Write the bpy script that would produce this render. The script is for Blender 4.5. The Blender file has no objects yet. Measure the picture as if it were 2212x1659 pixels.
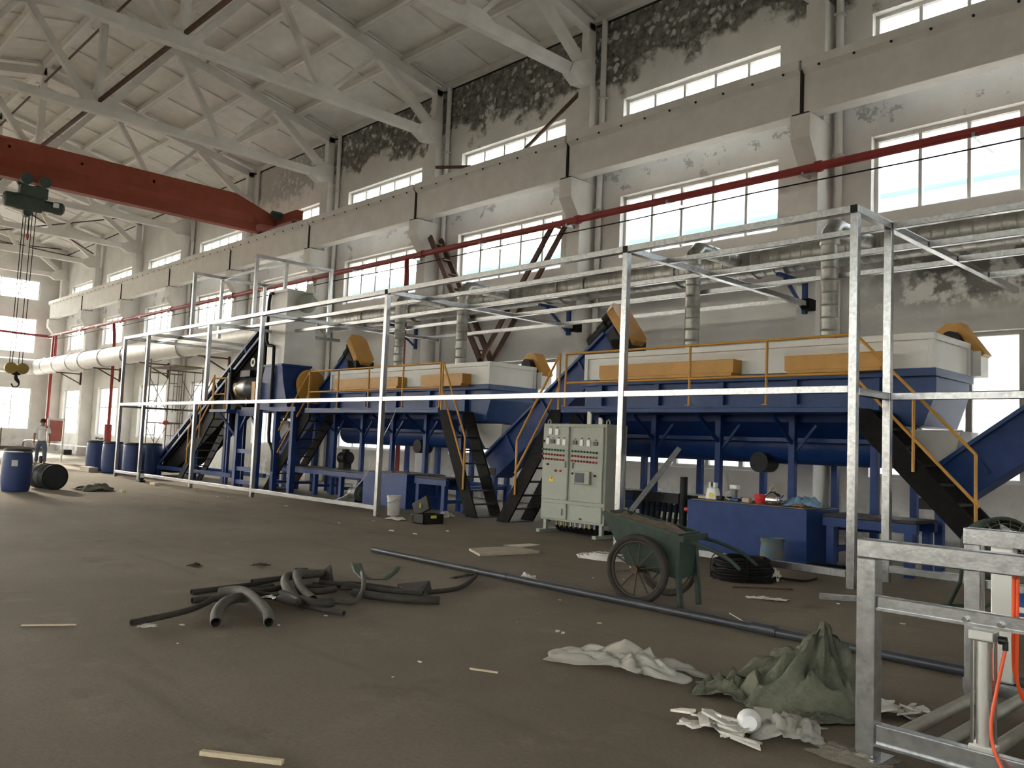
import bpy, bmesh, math, random
from mathutils import Vector, Matrix, noise
random.seed(7)
R = math.radians
scene = bpy.context.scene
C = scene.collection

# ---------------------------------------------------------------- camera
yaw, pitch, roll = R(43.627), R(4.2736), R(2.4075)
fw = Vector((-math.cos(yaw)*math.cos(pitch), math.sin(yaw)*math.cos(pitch), math.sin(pitch)))
rt = fw.cross(Vector((0, 0, 1))).normalized(); up = rt.cross(fw)
r2 = rt*math.cos(roll) + up*math.sin(roll); u2 = up*math.cos(roll) - rt*math.sin(roll)
cd = bpy.data.cameras.new('camera'); cam = bpy.data.objects.new('camera', cd); C.objects.link(cam)
cd.sensor_width = 36; cd.lens = 1826.52/2212*36; cd.clip_start = .05; cd.clip_end = 500
m = Matrix((r2, u2, -fw)).transposed().to_4x4(); m.translation = (0, 0, 1.4)
cam.matrix_world = m
scene.camera = cam

# ---------------------------------------------------------------- sky, sun, exposure
w = bpy.data.worlds.new('World'); scene.world = w; w.use_nodes = True
nt = w.node_tree; bg = nt.nodes['Background']
sky = nt.nodes.new('ShaderNodeTexSky'); sky.sky_type = 'NISHITA'
sky.sun_disc = False; sky.sun_elevation = R(28); sky.sun_rotation = R(-90)
sky.air_density = 1.6; sky.dust_density = 3.0; sky.ozone_density = 1.0
hs = nt.nodes.new('ShaderNodeHueSaturation'); hs.inputs['Saturation'].default_value = .38     # thin high haze
nt.links.new(sky.outputs[0], hs.inputs['Color']); nt.links.new(hs.outputs[0], bg.inputs[0]); bg.inputs[1].default_value = 0.62
sl = bpy.data.lights.new('sun', 'SUN'); so = bpy.data.objects.new('sun', sl); C.objects.link(so)
sl.energy = 5.0; sl.angle = R(6); sl.color = (1.0, .84, .62)
so.rotation_euler = Vector((1, -.06, -.30)).to_track_quat('-Z', 'Y').to_euler()
vs = scene.view_settings
vs.view_transform = 'Standard'; vs.look = 'None'; vs.gamma = 1.0; vs.use_curve_mapping = False
vs.exposure = 1.42
scene.cycles.max_bounces = 6; scene.cycles.diffuse_bounces = 4; scene.cycles.glossy_bounces = 3; scene.cycles.transparent_max_bounces = 8
scene.cycles.use_adaptive_sampling = True; scene.cycles.adaptive_threshold = .22; scene.cycles.adaptive_min_samples = 14
scene.cycles.sample_clamp_indirect = 8.0

# ---------------------------------------------------------------- helpers
ORG = {}
def V(*a): return Vector(a)
class MB:
    def __init__(s): s.v = []; s.f = []
    def add(s, vs, fs):
        o = len(s.v); s.v += [Vector(p) for p in vs]; s.f += [tuple(i+o for i in f) for f in fs]; return s
    def box(s, x0, x1, y0, y1, z0, z1):
        return s.add([(x0,y0,z0),(x1,y0,z0),(x1,y1,z0),(x0,y1,z0),(x0,y0,z1),(x1,y0,z1),(x1,y1,z1),(x0,y1,z1)],
                     [(0,3,2,1),(4,5,6,7),(0,1,5,4),(1,2,6,5),(2,3,7,6),(3,0,4,7)])
    def bar(s, p, q, wd, h, upv=(0,0,1)):
        p = Vector(p); q = Vector(q); d = (q-p).normalized(); u = Vector(upv)
        if abs(d.dot(u)) > .99: u = Vector((0,1,0)) if abs(d.y) < .9 else Vector((1,0,0))
        sd = d.cross(u).normalized(); u = sd.cross(d).normalized(); a = sd*wd/2; b = u*h/2
        return s.add([p-a-b,p+a-b,p+a+b,p-a+b,q-a-b,q+a-b,q+a+b,q-a+b],
                     [(0,1,2,3),(7,6,5,4),(0,4,5,1),(1,5,6,2),(2,6,7,3),(3,7,4,0)])
    def cyl(s, p, q, r, n=16, r2=None, caps=True):
        return s.lathe(p, q, [(0, r), (1, r if r2 is None else r2)], n, caps)
    def lathe(s, p, q, prof, n=16, caps=True, absolute=False):
        # prof: (t along p->q [0..1 or metres], radius)
        p = Vector(p); q = Vector(q); L = (q-p).length; d = (q-p).normalized()
        a = d.orthogonal().normalized(); b = d.cross(a)
        vs = []
        for t, r in prof:
            c = p + d*(t if absolute else t*L)
            for i in range(n):
                an = 2*math.pi*i/n; vs.append(c + (a*math.cos(an)+b*math.sin(an))*r)
        fs = []
        for k in range(len(prof)-1):
            for i in range(n):
                j = (i+1) % n; fs.append((k*n+i, k*n+j, (k+1)*n+j, (k+1)*n+i))
        if caps:
            fs.append(tuple(range(n-1, -1, -1))); fs.append(tuple((len(prof)-1)*n+i for i in range(n)))
        return s.add(vs, fs)
    def tube(s, pts, r, n=8, caps=True, smooth=0):
        pts = [Vector(p) for p in pts]
        for _ in range(smooth):
            o = [pts[0]]
            for a, b in zip(pts, pts[1:]): o += [a*.75+b*.25, a*.25+b*.75]
            pts = o + [pts[-1]]
        rs = r if isinstance(r, (list, tuple)) else [r]*len(pts)
        d0 = (pts[1]-pts[0]).normalized(); a = d0.orthogonal().normalized(); vs = []
        for i, p in enumerate(pts):
            d = ((pts[min(i+1, len(pts)-1)]-pts[max(i-1, 0)])).normalized()
            a = (a - d*a.dot(d)).normalized(); b = d.cross(a)
            for k in range(n):
                an = 2*math.pi*k/n; vs.append(p+(a*math.cos(an)+b*math.sin(an))*rs[min(i, len(rs)-1)])
        fs = []
        for i in range(len(pts)-1):
            for k in range(n):
                j = (k+1) % n; fs.append((i*n+k, i*n+j, (i+1)*n+j, (i+1)*n+k))
        if caps: fs += [tuple(range(n-1, -1, -1)), tuple((len(pts)-1)*n+k for k in range(n))]
        return s.add(vs, fs)
    def prism(s, poly, axis, a, b):
        # poly in the other two axes order (x:yz, y:xz, z:xy)
        def P(u, v, t): return {'x': (t,u,v), 'y': (u,t,v), 'z': (u,v,t)}[axis]
        n = len(poly); vs = [P(u,v,a) for u,v in poly]+[P(u,v,b) for u,v in poly]
        fs = [tuple(range(n-1,-1,-1)), tuple(range(n, 2*n))]+[(i,(i+1)%n,n+(i+1)%n,n+i) for i in range(n)]
        return s.add(vs, fs)
    def loft(s, A, B, caps=True):
        n = len(A); fs = [(i,(i+1)%n,n+(i+1)%n,n+i) for i in range(n)]
        if caps: fs += [tuple(range(n-1,-1,-1)), tuple(range(n, 2*n))]
        return s.add(list(A)+list(B), fs)
    def sphere(s, c, r, n=12, m_=8, sc=(1,1,1)):
        c = Vector(c); vs = []; fs = []
        for i in range(m_+1):
            th = math.pi*i/m_
            for k in range(n):
                ph = 2*math.pi*k/n
                vs.append(c+Vector((r*sc[0]*math.sin(th)*math.cos(ph), r*sc[1]*math.sin(th)*math.sin(ph), r*sc[2]*math.cos(th))))
        for i in range(m_):
            for k in range(n):
                j = (k+1)%n; fs.append((i*n+k,(i+1)*n+k,(i+1)*n+j,i*n+j))
        return s.add(vs, fs)
    def grid(s, fn, nu, nv):
        vs = [fn(i/nu, j/nv) for j in range(nv+1) for i in range(nu+1)]
        return s.add(vs, [(j*(nu+1)+i, j*(nu+1)+i+1, (j+1)*(nu+1)+i+1, (j+1)*(nu+1)+i) for j in range(nv) for i in range(nu)])
    def build(s, name, mt, parent=None, smooth=False, bevel=0, solid=0, merge=False):
        org = ORG[parent.name] if parent else None
        if org is None:
            xs = [p.x for p in s.v]; ys = [p.y for p in s.v]; zs = [p.z for p in s.v]
            org = Vector(((min(xs)+max(xs))/2, (min(ys)+max(ys))/2, min(zs)))
        me = bpy.data.meshes.new(name)
        me.from_pydata([tuple(p-org) for p in s.v], [], s.f)
        bm = bmesh.new(); bm.from_mesh(me)
        if merge: bmesh.ops.remove_doubles(bm, verts=bm.verts, dist=1e-5)
        if not solid: bmesh.ops.recalc_face_normals(bm, faces=bm.faces)
        bm.to_mesh(me); bm.free()
        me.materials.append(MT[mt])
        o = bpy.data.objects.new(name, me); C.objects.link(o)
        if parent: o.parent = parent
        else: o.location = org
        ORG[o.name] = org
        if smooth:
            for p in me.polygons: p.use_smooth = True
            if smooth != 'full':
                try: me.set_sharp_from_angle(angle=R(38))
                except Exception: pass
        if bevel:
            b = o.modifiers.new('bevel', 'BEVEL'); b.width = bevel; b.segments = 2; b.limit_method = 'ANGLE'
        if solid:
            b = o.modifiers.new('solid', 'SOLIDIFY'); b.thickness = solid
        return o
def tag(o, label, cat, group=None):
    o['label'] = label; o['category'] = cat
    if group: o['group'] = group
    return o
def thing(name, label, cat, loc, group=None):
    o = bpy.data.objects.new(name, None); C.objects.link(o); o.location = loc; o.empty_display_size = .1
    ORG[o.name] = Vector(loc); return tag(o, label, cat, group)
def struct(o): o['kind'] = 'structure'; return o
def shared(name, src, parent, loc):          # another piece that shares the mesh of src
    o = bpy.data.objects.new(name, src.data); C.objects.link(o); o.parent = parent; o.location = loc
    return o
def dup(root, delta, label, group=None):
    r = root.copy(); C.objects.link(r); r.location = root.location + Vector(delta); r['label'] = label
    ORG[r.name] = ORG[root.name] + Vector(delta)
    if group: r['group'] = group
    for ch in list(root.children):
        c = ch.copy(); C.objects.link(c); c.parent = r
        for g_ in list(ch.children):
            d = g_.copy(); C.objects.link(d); d.parent = c
    return r
ORDN = ['nearest', 'second nearest', 'third nearest', 'fourth nearest', 'fifth nearest', 'sixth nearest', 'seventh nearest', 'eighth nearest', 'ninth nearest', 'tenth nearest', 'eleventh nearest']

# ---------------------------------------------------------------- materials
MT = {}
def mat(name, c1, rough=.6, metal=0, c2=None, scale=4, bump=0, bscale=None, stretch=None, spec=.5, detail=5, lo=.35, hi=.65, emit=None, world=False):
    mt = bpy.data.materials.new(name); mt.use_nodes = True; n = mt.node_tree; b = n.nodes['Principled BSDF']
    b.inputs['Base Color'].default_value = (*c1, 1); b.inputs['Roughness'].default_value = rough
    b.inputs['Metallic'].default_value = metal; b.inputs['Specular IOR Level'].default_value = spec
    if emit: b.inputs['Emission Color'].default_value = (*emit[:3], 1); b.inputs['Emission Strength'].default_value = emit[3]
    if c2 or bump:
        if world: co = n.nodes.new('ShaderNodeNewGeometry').outputs['Position']
        else: co = n.nodes.new('ShaderNodeTexCoord').outputs['Object']
        if stretch:
            mp = n.nodes.new('ShaderNodeMapping'); mp.inputs['Scale'].default_value = stretch
            n.links.new(co, mp.inputs[0]); co = mp.outputs[0]
    if c2:
        tx = n.nodes.new('ShaderNodeTexNoise'); tx.inputs['Scale'].default_value = scale; tx.inputs['Detail'].default_value = detail
        tx.inputs['Roughness'].default_value = .6
        n.links.new(co, tx.inputs['Vector'])
        cr = n.nodes.new('ShaderNodeValToRGB'); cr.color_ramp.elements[0].position = lo; cr.color_ramp.elements[1].position = hi
        cr.color_ramp.elements[0].color = (*c1, 1); cr.color_ramp.elements[1].color = (*c2, 1)
        n.links.new(tx.outputs[0], cr.inputs[0]); n.links.new(cr.outputs[0], b.inputs['Base Color'])
    if bump:
        t2 = n.nodes.new('ShaderNodeTexNoise'); t2.inputs['Scale'].default_value = bscale or scale*3; t2.inputs['Detail'].default_value = 4
        n.links.new(co, t2.inputs['Vector'])
        bp = n.nodes.new('ShaderNodeBump'); bp.inputs['Strength'].default_value = bump; bp.inputs['Distance'].default_value = .02
        n.links.new(t2.outputs[0], bp.inputs['Height']); n.links.new(bp.outputs[0], b.inputs['Normal'])
    MT[name] = mt; return mt
def N(n, t, **kw):
    x = n.nodes.new(t)
    for k, v in kw.items(): setattr(x, k, v)
    return x
def mix(n, fac, a, b):
    x = N(n, 'ShaderNodeMix', data_type='RGBA')
    for s, v in ((x.inputs[0], fac), (x.inputs[6], a), (x.inputs[7], b)):
        if isinstance(v, (int, float)): s.default_value = v
        elif isinstance(v, tuple): s.default_value = (*v, 1)
        else: n.links.new(v, s)
    return x.outputs[2]
def ramp(n, src, a, b, c=0, d=1):
    x = N(n, 'ShaderNodeMapRange'); n.links.new(src, x.inputs[0])
    for i, v in enumerate((a, b, c, d)): x.inputs[i+1].default_value = v
    return x.outputs[0]
def math_(n, op, a, b):
    x = N(n, 'ShaderNodeMath', operation=op)
    for i, v in enumerate((a, b)):
        if isinstance(v, (int, float)): x.inputs[i].default_value = v
        else: n.links.new(v, x.inputs[i])
    return x.outputs[0]
def noise_(n, co, scale, detail=6, rough=.6):
    x = N(n, 'ShaderNodeTexNoise'); x.inputs['Scale'].default_value = scale; x.inputs['Detail'].default_value = detail; x.inputs['Roughness'].default_value = rough
    n.links.new(co, x.inputs['Vector']); return x.outputs[0]

def wall_material():
    mt = bpy.data.materials.new('plaster_wall'); mt.use_nodes = True; n = mt.node_tree; b = n.nodes['Principled BSDF']
    b.inputs['Roughness'].default_value = .9; b.inputs['Specular IOR Level'].default_value = .2
    co = N(n, 'ShaderNodeNewGeometry').outputs['Position']
    sp = N(n, 'ShaderNodeSeparateXYZ'); n.links.new(co, sp.inputs[0]); z = sp.outputs[2]; x = sp.outputs[0]
    base = mix(n, ramp(n, noise_(n, co, .9), .35, .65), (.69, .67, .63), (.80, .785, .75))
    # water damage: peeled, mouldy plaster below the eaves, ragged lower edge, pale flakes left standing
    edge = math_(n, 'ADD', z, math_(n, 'MULTIPLY', math_(n, 'SUBTRACT', noise_(n, co, .45, 3), .5), 3.0))
    edge = math_(n, 'ADD', edge, math_(n, 'MULTIPLY', math_(n, 'SUBTRACT', noise_(n, co, 3.2, 6), .5), 1.3))
    top = ramp(n, edge, 10.42, 10.7)
    # damage fades out toward the far end of the hall
    far = ramp(n, x, -34, -24, .0, 1)
    top = math_(n, 'MULTIPLY', top, far)
    nv = N(n, 'ShaderNodeTexNoise'); nv.inputs['Scale'].default_value = 4; n.links.new(co, nv.inputs['Vector'])
    wb = N(n, 'ShaderNodeVectorMath', operation='MULTIPLY_ADD'); n.links.new(nv.outputs['Color'], wb.inputs[0]); wb.inputs[1].default_value = (.35, .35, .35); n.links.new(co, wb.inputs[2]); wob = wb.outputs[0]
    vo = N(n, 'ShaderNodeTexVoronoi'); vo.inputs['Scale'].default_value = 4.6; n.links.new(wob, vo.inputs['Vector'])
    fl = math_(n, 'MULTIPLY', ramp(n, vo.outputs['Distance'], .42, .30), ramp(n, noise_(n, co, 1.5, 7, .7), .44, .56))
    top = math_(n, 'MULTIPLY', top, math_(n, 'SUBTRACT', 1, math_(n, 'MULTIPLY', fl, .85)))
    mould = mix(n, ramp(n, noise_(n, co, 5), .35, .7), (.085, .082, .070), (.33, .32, .285))
    c = mix(n, top, base, mould)
    # loose patches under the runway beam and over the low windows at the near end
    pz = math_(n, 'MULTIPLY', ramp(n, z, 7.35, 7.6), ramp(n, z, 8.3, 8.0))
    pt = math_(n, 'MULTIPLY', ramp(n, noise_(n, co, 1.6, 7, .7), .585, .61), pz)
    c = mix(n, math_(n, 'MULTIPLY', pt, .75), c, (.33, .32, .31))
    pz2 = math_(n, 'MULTIPLY', math_(n, 'MULTIPLY', ramp(n, z, 4.0, 4.35), ramp(n, z, 5.6, 5.0)), ramp(n, x, -7.2, -5.6))
    pt2 = math_(n, 'MULTIPLY', ramp(n, noise_(n, co, 1.5, 7, .65), .44, .5), pz2)
    c = mix(n, math_(n, 'MULTIPLY', pt2, .85), c, (.11, .105, .09))
    # grime near the floor
    lo = math_(n, 'MULTIPLY', ramp(n, z, 1.1, .2), ramp(n, noise_(n, co, 2.5, 6), .48, .6))
    c = mix(n, math_(n, 'MULTIPLY', lo, .6), c, (.24, .22, .19))
    n.links.new(c, b.inputs['Base Color'])
    bp = N(n, 'ShaderNodeBump'); bp.inputs['Strength'].default_value = .25; bp.inputs['Distance'].default_value = .02
    n.links.new(noise_(n, co, 9), bp.inputs['Height']); n.links.new(bp.outputs[0], b.inputs['Normal'])
    MT['plaster_wall'] = mt
wall_material()
def floor_material():
    mt = bpy.data.materials.new('dusty_floor'); mt.use_nodes = True; n = mt.node_tree; b = n.nodes['Principled BSDF']
    b.inputs['Roughness'].default_value = .82; b.inputs['Specular IOR Level'].default_value = .25
    co = N(n, 'ShaderNodeNewGeometry').outputs['Position']
    c = mix(n, ramp(n, noise_(n, co, .35, 4), .38, .62), (.165, .137, .098), (.215, .182, .132))
    c = mix(n, math_(n, 'MULTIPLY', ramp(n, noise_(n, co, 2.3, 8, .7), .55, .72), .45), c, (.30, .26, .20))
    c = mix(n, math_(n, 'MULTIPLY', ramp(n, noise_(n, co, 38, 4, .7), .42, .62), .28), c, (.11, .09, .066))
    c = mix(n, math_(n, 'MULTIPLY', ramp(n, noise_(n, co, 1.1, 6, .65), .60, .72), .5), c, (.075, .062, .048))
    mp = N(n, 'ShaderNodeMapping'); mp.inputs['Rotation'].default_value = (0, 0, R(-38)); mp.inputs['Scale'].default_value = (.25, 2.2, 1)
    n.links.new(co, mp.inputs[0])
    c = mix(n, math_(n, 'MULTIPLY', ramp(n, noise_(n, mp.outputs[0], .8, 5), .57, .7), .4), c, (.09, .075, .058))
    n.links.new(c, b.inputs['Base Color'])
    bp = N(n, 'ShaderNodeBump'); bp.inputs['Strength'].default_value = .3; bp.inputs['Distance'].default_value = .015
    n.links.new(noise_(n, co, 14, 6, .7), bp.inputs['Height']); n.links.new(bp.outputs[0], b.inputs['Normal'])
    MT['dusty_floor'] = mt
floor_material()
def glass_material():
    mt = bpy.data.materials.new('window_glass'); mt.use_nodes = True; n = mt.node_tree
    out = n.nodes['Material Output']; n.nodes.remove(n.nodes['Principled BSDF'])
    t = N(n, 'ShaderNodeBsdfTransparent'); t.inputs[0].default_value = (.96, .97, .97, 1)
    g = N(n, 'ShaderNodeBsdfGlossy'); g.inputs['Roughness'].default_value = .05
    mx = N(n, 'ShaderNodeMixShader'); mx.inputs[0].default_value = .05
    n.links.new(t.outputs[0], mx.inputs[1]); n.links.new(g.outputs[0], mx.inputs[2]); n.links.new(mx.outputs[0], out.inputs[0])
    MT['window_glass'] = mt
glass_material()
def film_material(name, col, alpha):
    mt = bpy.data.materials.new(name); mt.use_nodes = True; n = mt.node_tree; b = n.nodes['Principled BSDF']
    b.inputs['Base Color'].default_value = (*col, 1); b.inputs['Roughness'].default_value = .35; b.inputs['Alpha'].default_value = alpha
    co = N(n, 'ShaderNodeTexCoord').outputs['Object']
    bp = N(n, 'ShaderNodeBump'); bp.inputs['Strength'].default_value = .5; bp.inputs['Distance'].default_value = .02
    n.links.new(noise_(n, co, 18, 4), bp.inputs['Height']); n.links.new(bp.outputs[0], b.inputs['Normal'])
    MT[name] = mt
film_material('clear_film', (.58, .55, .49), .50)
film_material('blue_film', (.25, .42, .60), .85)
mat('whitewash', (.70, .68, .64), .88, c2=(.78, .765, .73), scale=2.2, spec=.2, bump=.12, bscale=12, world=True)
mat('whitewash_grey', (.60, .585, .55), .9, c2=(.70, .685, .65), scale=1.4, spec=.2, bump=.15, bscale=9, world=True)
mat('grey_concrete', (.40, .39, .36), .9, c2=(.46, .45, .42), scale=5, bump=.3)
mat('rust_steel', (.075, .040, .028), .7, .2, c2=(.13, .065, .04), scale=6)
mat('dark_seam', (.02, .018, .016), .9)
mat('galvanised', (.36, .365, .37), .27, .92, c2=(.56, .565, .57), scale=22, bump=.03, bscale=60, lo=.3, hi=.7)
mat('duct_steel', (.24, .235, .21), .40, .75, c2=(.42, .415, .39), scale=6, lo=.3, hi=.7)
mat('duct_white', (.66, .64, .60), .5, .25, c2=(.74, .73, .70), scale=3)
mat('red_pipe', (.25, .028, .026), .48, c2=(.30, .038, .034), scale=5, spec=.35)
mat('crane_red', (.27, .058, .032), .55, c2=(.32, .07, .04), scale=3, spec=.3)
mat('hoist_green', (.035, .062, .048), .5, c2=(.055, .085, .065), scale=7)
mat('machine_blue', (.006, .030, .135), .45, c2=(.010, .042, .17), scale=5, bump=.03, bscale=8, spec=.3)
mat('machine_blue_light', (.011, .043, .155), .40, c2=(.016, .056, .19), scale=5, spec=.35)
mat('machine_white', (.72, .71, .67), .42, c2=(.78, .77, .73), scale=2.5, bump=.03, bscale=5)
mat('safety_yellow', (.50, .245, .032), .45, c2=(.56, .285, .045), scale=5, bump=.02)
mat('black_steel', (.005, .0047, .0044), .65, 0, c2=(.009, .0085, .008), scale=8, spec=.12)
mat('step_steel', (.025, .024, .022), .6, .2, c2=(.045, .042, .04), scale=10, spec=.3)
mat('motor_black', (.009, .0095, .010), .5, 0, c2=(.016, .0165, .0175), scale=9, spec=.25)
mat('motor_grey', (.10, .105, .105), .4, .4, c2=(.16, .165, .165), scale=8)
mat('cabinet_paint', (.34, .36, .30), .55, c2=(.37, .39, .335), scale=6, bump=.04, bscale=25)
mat('cabinet_edge', (.34, .37, .32), .55)
mat('meter_face', (.78, .79, .79), .3); mat('meter_black', (.03, .03, .03), .35)
mat('button_green', (.03, .16, .08), .35); mat('button_red', (.35, .035, .03), .35); mat('button_black', (.015, .015, .015), .35)
mat('lamp_red', (.55, .05, .03), .3); mat('chrome', (.7, .7, .7), .15, 1)
mat('warning_yellow', (.85, .62, .03), .45); mat('print_black', (.015, .015, .015), .5)
mat('screen_glass', (.10, .12, .14), .12)
mat('brass', (.36, .29, .14), .45, .7)
mat('cart_green', (.009, .026, .016), .65, c2=(.020, .042, .028), scale=9, bump=.1)
mat('cart_dirt', (.16, .125, .085), .95, c2=(.24, .19, .135), scale=14, bump=.6)
mat('tyre', (.022, .018, .014), .85, c2=(.038, .031, .025), scale=12, bump=.15)
mat('spoke', (.06, .05, .04), .7, .3)
mat('barrel_blue', (.014, .034, .125), .5, c2=(.020, .042, .15), scale=4, bump=.05)
mat('barrel_dark', (.014, .016, .018), .65)
mat('bucket_white', (.62, .61, .57), .6, c2=(.42, .36, .31), scale=9, lo=.5, hi=.75)
mat('bucket_blue', (.11, .11, .10), .7, c2=(.06, .13, .19), scale=9, lo=.48, hi=.58, bump=.2)
mat('rubber_hose', (.026, .022, .017), .8, c2=(.045, .038, .030), scale=11, bump=.15)
mat('rubber_grey', (.070, .064, .050), .8, c2=(.10, .093, .075), scale=11, bump=.15)
mat('pvc_grey', (.032, .036, .043), .38, c2=(.05, .055, .064), scale=6)
mat('cable_black', (.007, .0065, .0065), .7, spec=.2)
mat('cable_white', (.72, .70, .66), .6)
mat('sack_green', (.085, .092, .062), .85, c2=(.145, .15, .105), scale=7, bump=.5, bscale=40)
mat('paper', (.76, .74, .69), .8, c2=(.62, .58, .50), scale=14, bump=.3)
mat('cream_wood', (.58, .47, .30), .7, c2=(.68, .57, .40), scale=8, stretch=(1, 9, 9))
mat('board', (.40, .34, .26), .7, c2=(.47, .41, .32), scale=6)
mat('orange_hose', (.85, .10, .025), .35)
mat('aluminium', (.66, .66, .62), .35, .7)
mat('roller_tube', (.27, .25, .20), .6, .35, c2=(.34, .32, .26), scale=7)
mat('skin', (.26, .135, .085), .6, c2=(.29, .155, .10), scale=12)
mat('hair', (.012, .010, .009), .7)
mat('shirt_white', (.80, .80, .80), .85, c2=(.72, .72, .74), scale=9, bump=.25, bscale=9)
mat('jeans', (.075, .105, .15), .85, c2=(.11, .145, .20), scale=14, bump=.2)
mat('shoe', (.05, .045, .04), .7)
mat('outside_wall', (.90, .90, .88), .8); mat('outside_blue', (.42, .72, .84), .7, spec=.1); mat('outside_glass', (.60, .63, .63), .6, spec=.1)
mat('outside_ground', (.42, .41, .38), .9, c2=(.50, .49, .46), scale=.6)
mat('pale_dust', (.24, .21, .165), .95, c2=(.32, .285, .23), scale=20, bump=.3)
mat('foliage', (.05, .12, .03), .8, c2=(.10, .19, .05), scale=3)
mat('pink_board', (.42, .13, .11), .7, c2=(.52, .18, .15), scale=3)
mat('frame_white', (.80, .80, .77), .5)
mat('scaffold_steel', (.12, .10, .085), .55, .5, c2=(.20, .17, .14), scale=10)
mat('plank', (.20, .165, .12), .85, c2=(.28, .235, .175), scale=9, stretch=(1, 8, 8))
mat('red_plastic', (.60, .03, .03), .35); mat('steel_polished', (.75, .74, .72), .1, 1)
mat('white_plastic', (.80, .80, .80), .4); mat('label_yellow', (.75, .65, .06), .5); mat('orange_glove', (.7, .33, .12), .7)
mat('compressor_blue', (.02, .065, .20), .35); mat('fan_green', (.028, .050, .036), .5); mat('drum_green', (.045, .065, .040), .5)
mat('hook_yellow', (.42, .30, .08), .5)
# ================================================================ the hall
COLX = [-7.62-6*k for k in range(-3, 9)]           # column lines along the wall
BAYC = [-10.62-6*j for j in range(-3, 8)]          # bay centres
XW, XE = -56.5, 13.4                               # end walls
fl = struct(MB().box(XW-.3, XE+.3, -17, 15.8, -.25, 0).build('floor', 'dusty_floor'))

LOWZ, MIDZ, TOPZ = (1.13, 3.68), (5.98, 7.48), (8.6, 9.88)
HW = 2.05
w_ = MB()
for c in BAYC:
    a, b = c-3, c+3
    w_.box(a, c-HW, 15.4, 15.75, 0, 12.6); w_.box(c+HW, b, 15.4, 15.75, 0, 12.6)
    door = abs(c+34.62) < .1
    for z0, z1 in ((0, LOWZ[0]), (LOWZ[1], MIDZ[0]), (MIDZ[1], TOPZ[0]), (TOPZ[1], 12.6)):
        if door and z0 == 0:
            w_.box(c-.0, c+HW, 15.4, 15.75, 0, LOWZ[0])
        else: w_.box(c-HW, c+HW, 15.4, 15.75, z0, z1)
w_.box(XW-.3, BAYC[-1]-3, 15.4, 15.75, 0, 12.6)
struct(w_.build('wall_right', 'plaster_wall'))
# end wall beyond the worker
w_ = MB(); ys = [(10.0, 14.15), (5.0, 9.2), (0.2, 4.4), (-5, -.8), (-10, -5.8), (-15, -10.8)]
rows = [(1.24, 3.73), (5.8, 7.9), (9.0, 10.2)]
prev = 15.75
for y0, y1 in ys:
    w_.box(XW-.3, XW, y1, prev, 0, 14.4); prev = y0
    zc = 0
    for z0, z1 in rows: w_.box(XW-.3, XW, y0, y1, zc, z0); zc = z1
    w_.box(XW-.3, XW, y0, y1, zc, 14.4)
w_.box(XW-.3, XW, -17, prev, 0, 14.4)
struct(w_.build('wall_left', 'plaster_wall'))
# wall across the neighbouring aisle, with its own ribbon of windows
w_ = MB()
for c in BAYC:
    w_.box(c-3, c-2.3, -17, -16.7, 0, 12.6); w_.box(c+2.3, c+3, -17, -16.7, 0, 12.6)
    for z0, z1 in ((0, 1.0), (4.2, 5.6), (8.4, 12.6)): w_.box(c-2.3, c+2.3, -17, -16.7, z0, z1)
w_.box(XW-.3, BAYC[-1]-3, -17, -16.7, 0, 12.6); w_.box(BAYC[0]+3, XE+.3, -17, -16.7, 0, 12.6)
struct(w_.build('wall_back', 'whitewash'))
# near end wall, unseen; its open doorway is narrowed to darken faces turned toward it
w_ = MB()
w_.box(XE, XE+.3, -3.5, 15.75, 0, 14.4)
w_.box(XE, XE+.3, -11, -3.5, 5.2, 14.4); w_.box(XE, XE+.3, -17, -11, 0, 14.4)
struct(w_.build('wall_front', 'whitewash'))

# ---- windows: frame, mullions and panes
def window(n, loc, W, H, npane, tr=(), bar='frame_white', axis='x', bw=.05, mw=.045, src=None):
    root = bpy.data.objects.new('window_%d' % n, None); C.objects.link(root); root.location = loc; struct(root); ORG[root.name] = Vector(loc)
    if src:
        for ch in src.children: shared(ch.name.split('.')[0], ch, root, ch.location)
        return root
    L = Vector(loc)
    def bx(u0, u1, z0, z1, d):
        q = MB()
        if axis == 'x': q.box(L.x+u0, L.x+u1, L.y-d, L.y+d, L.z+z0, L.z+z1)
        else: q.box(L.x-d, L.x+d, L.y+u0, L.y+u1, L.z+z0, L.z+z1)
        return q
    h = W/2
    f = bx(-h, -h+bw, 0, H, .05)
    for q in (bx(h-bw, h, 0, H, .05), bx(-h, h, 0, bw, .05), bx(-h, h, H-bw, H, .05)): f.add(q.v, q.f)
    f.build('window_frame', bar, root)
    st = W/npane
    for i in range(1, npane): bx(-h+i*st-mw/2, -h+i*st+mw/2, bw, H-bw, .04).build('mullion', bar, root)
    for t in tr: bx(-h+bw, h-bw, t-mw/2, t+mw/2, .035).build('transom', bar, root)
    zs = [bw]+list(tr)+[H-bw]
    for z0, z1 in zip(zs, zs[1:]):
        for i in range(npane): bx(-h+i*st+mw/2, -h+(i+1)*st-mw/2, z0, z1, .004).build('pane', 'window_glass', root)
    return root
wn = 0; S = [None]*4
for c in BAYC:
    door = abs(c+34.62) < .1
    for i, (z, tr, bar, mw) in enumerate(((LOWZ, (1.5,), 'grey_concrete', .1), (MIDZ, (), 'whitewash_grey', .06), (TOPZ, (), 'whitewash_grey', .06))):
        if i == 0 and door: continue
        wn += 1
        si = i
        if i == 0 and c < -18: si, bar, mw = 3, 'frame_white', .06
        r = window(wn, (c, 15.6, z[0]), 2*HW, z[1]-z[0], 5, tr, bar, 'x', .07, mw, S[si])
        if S[si] is None: S[si] = r
SE = [None]*3
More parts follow.
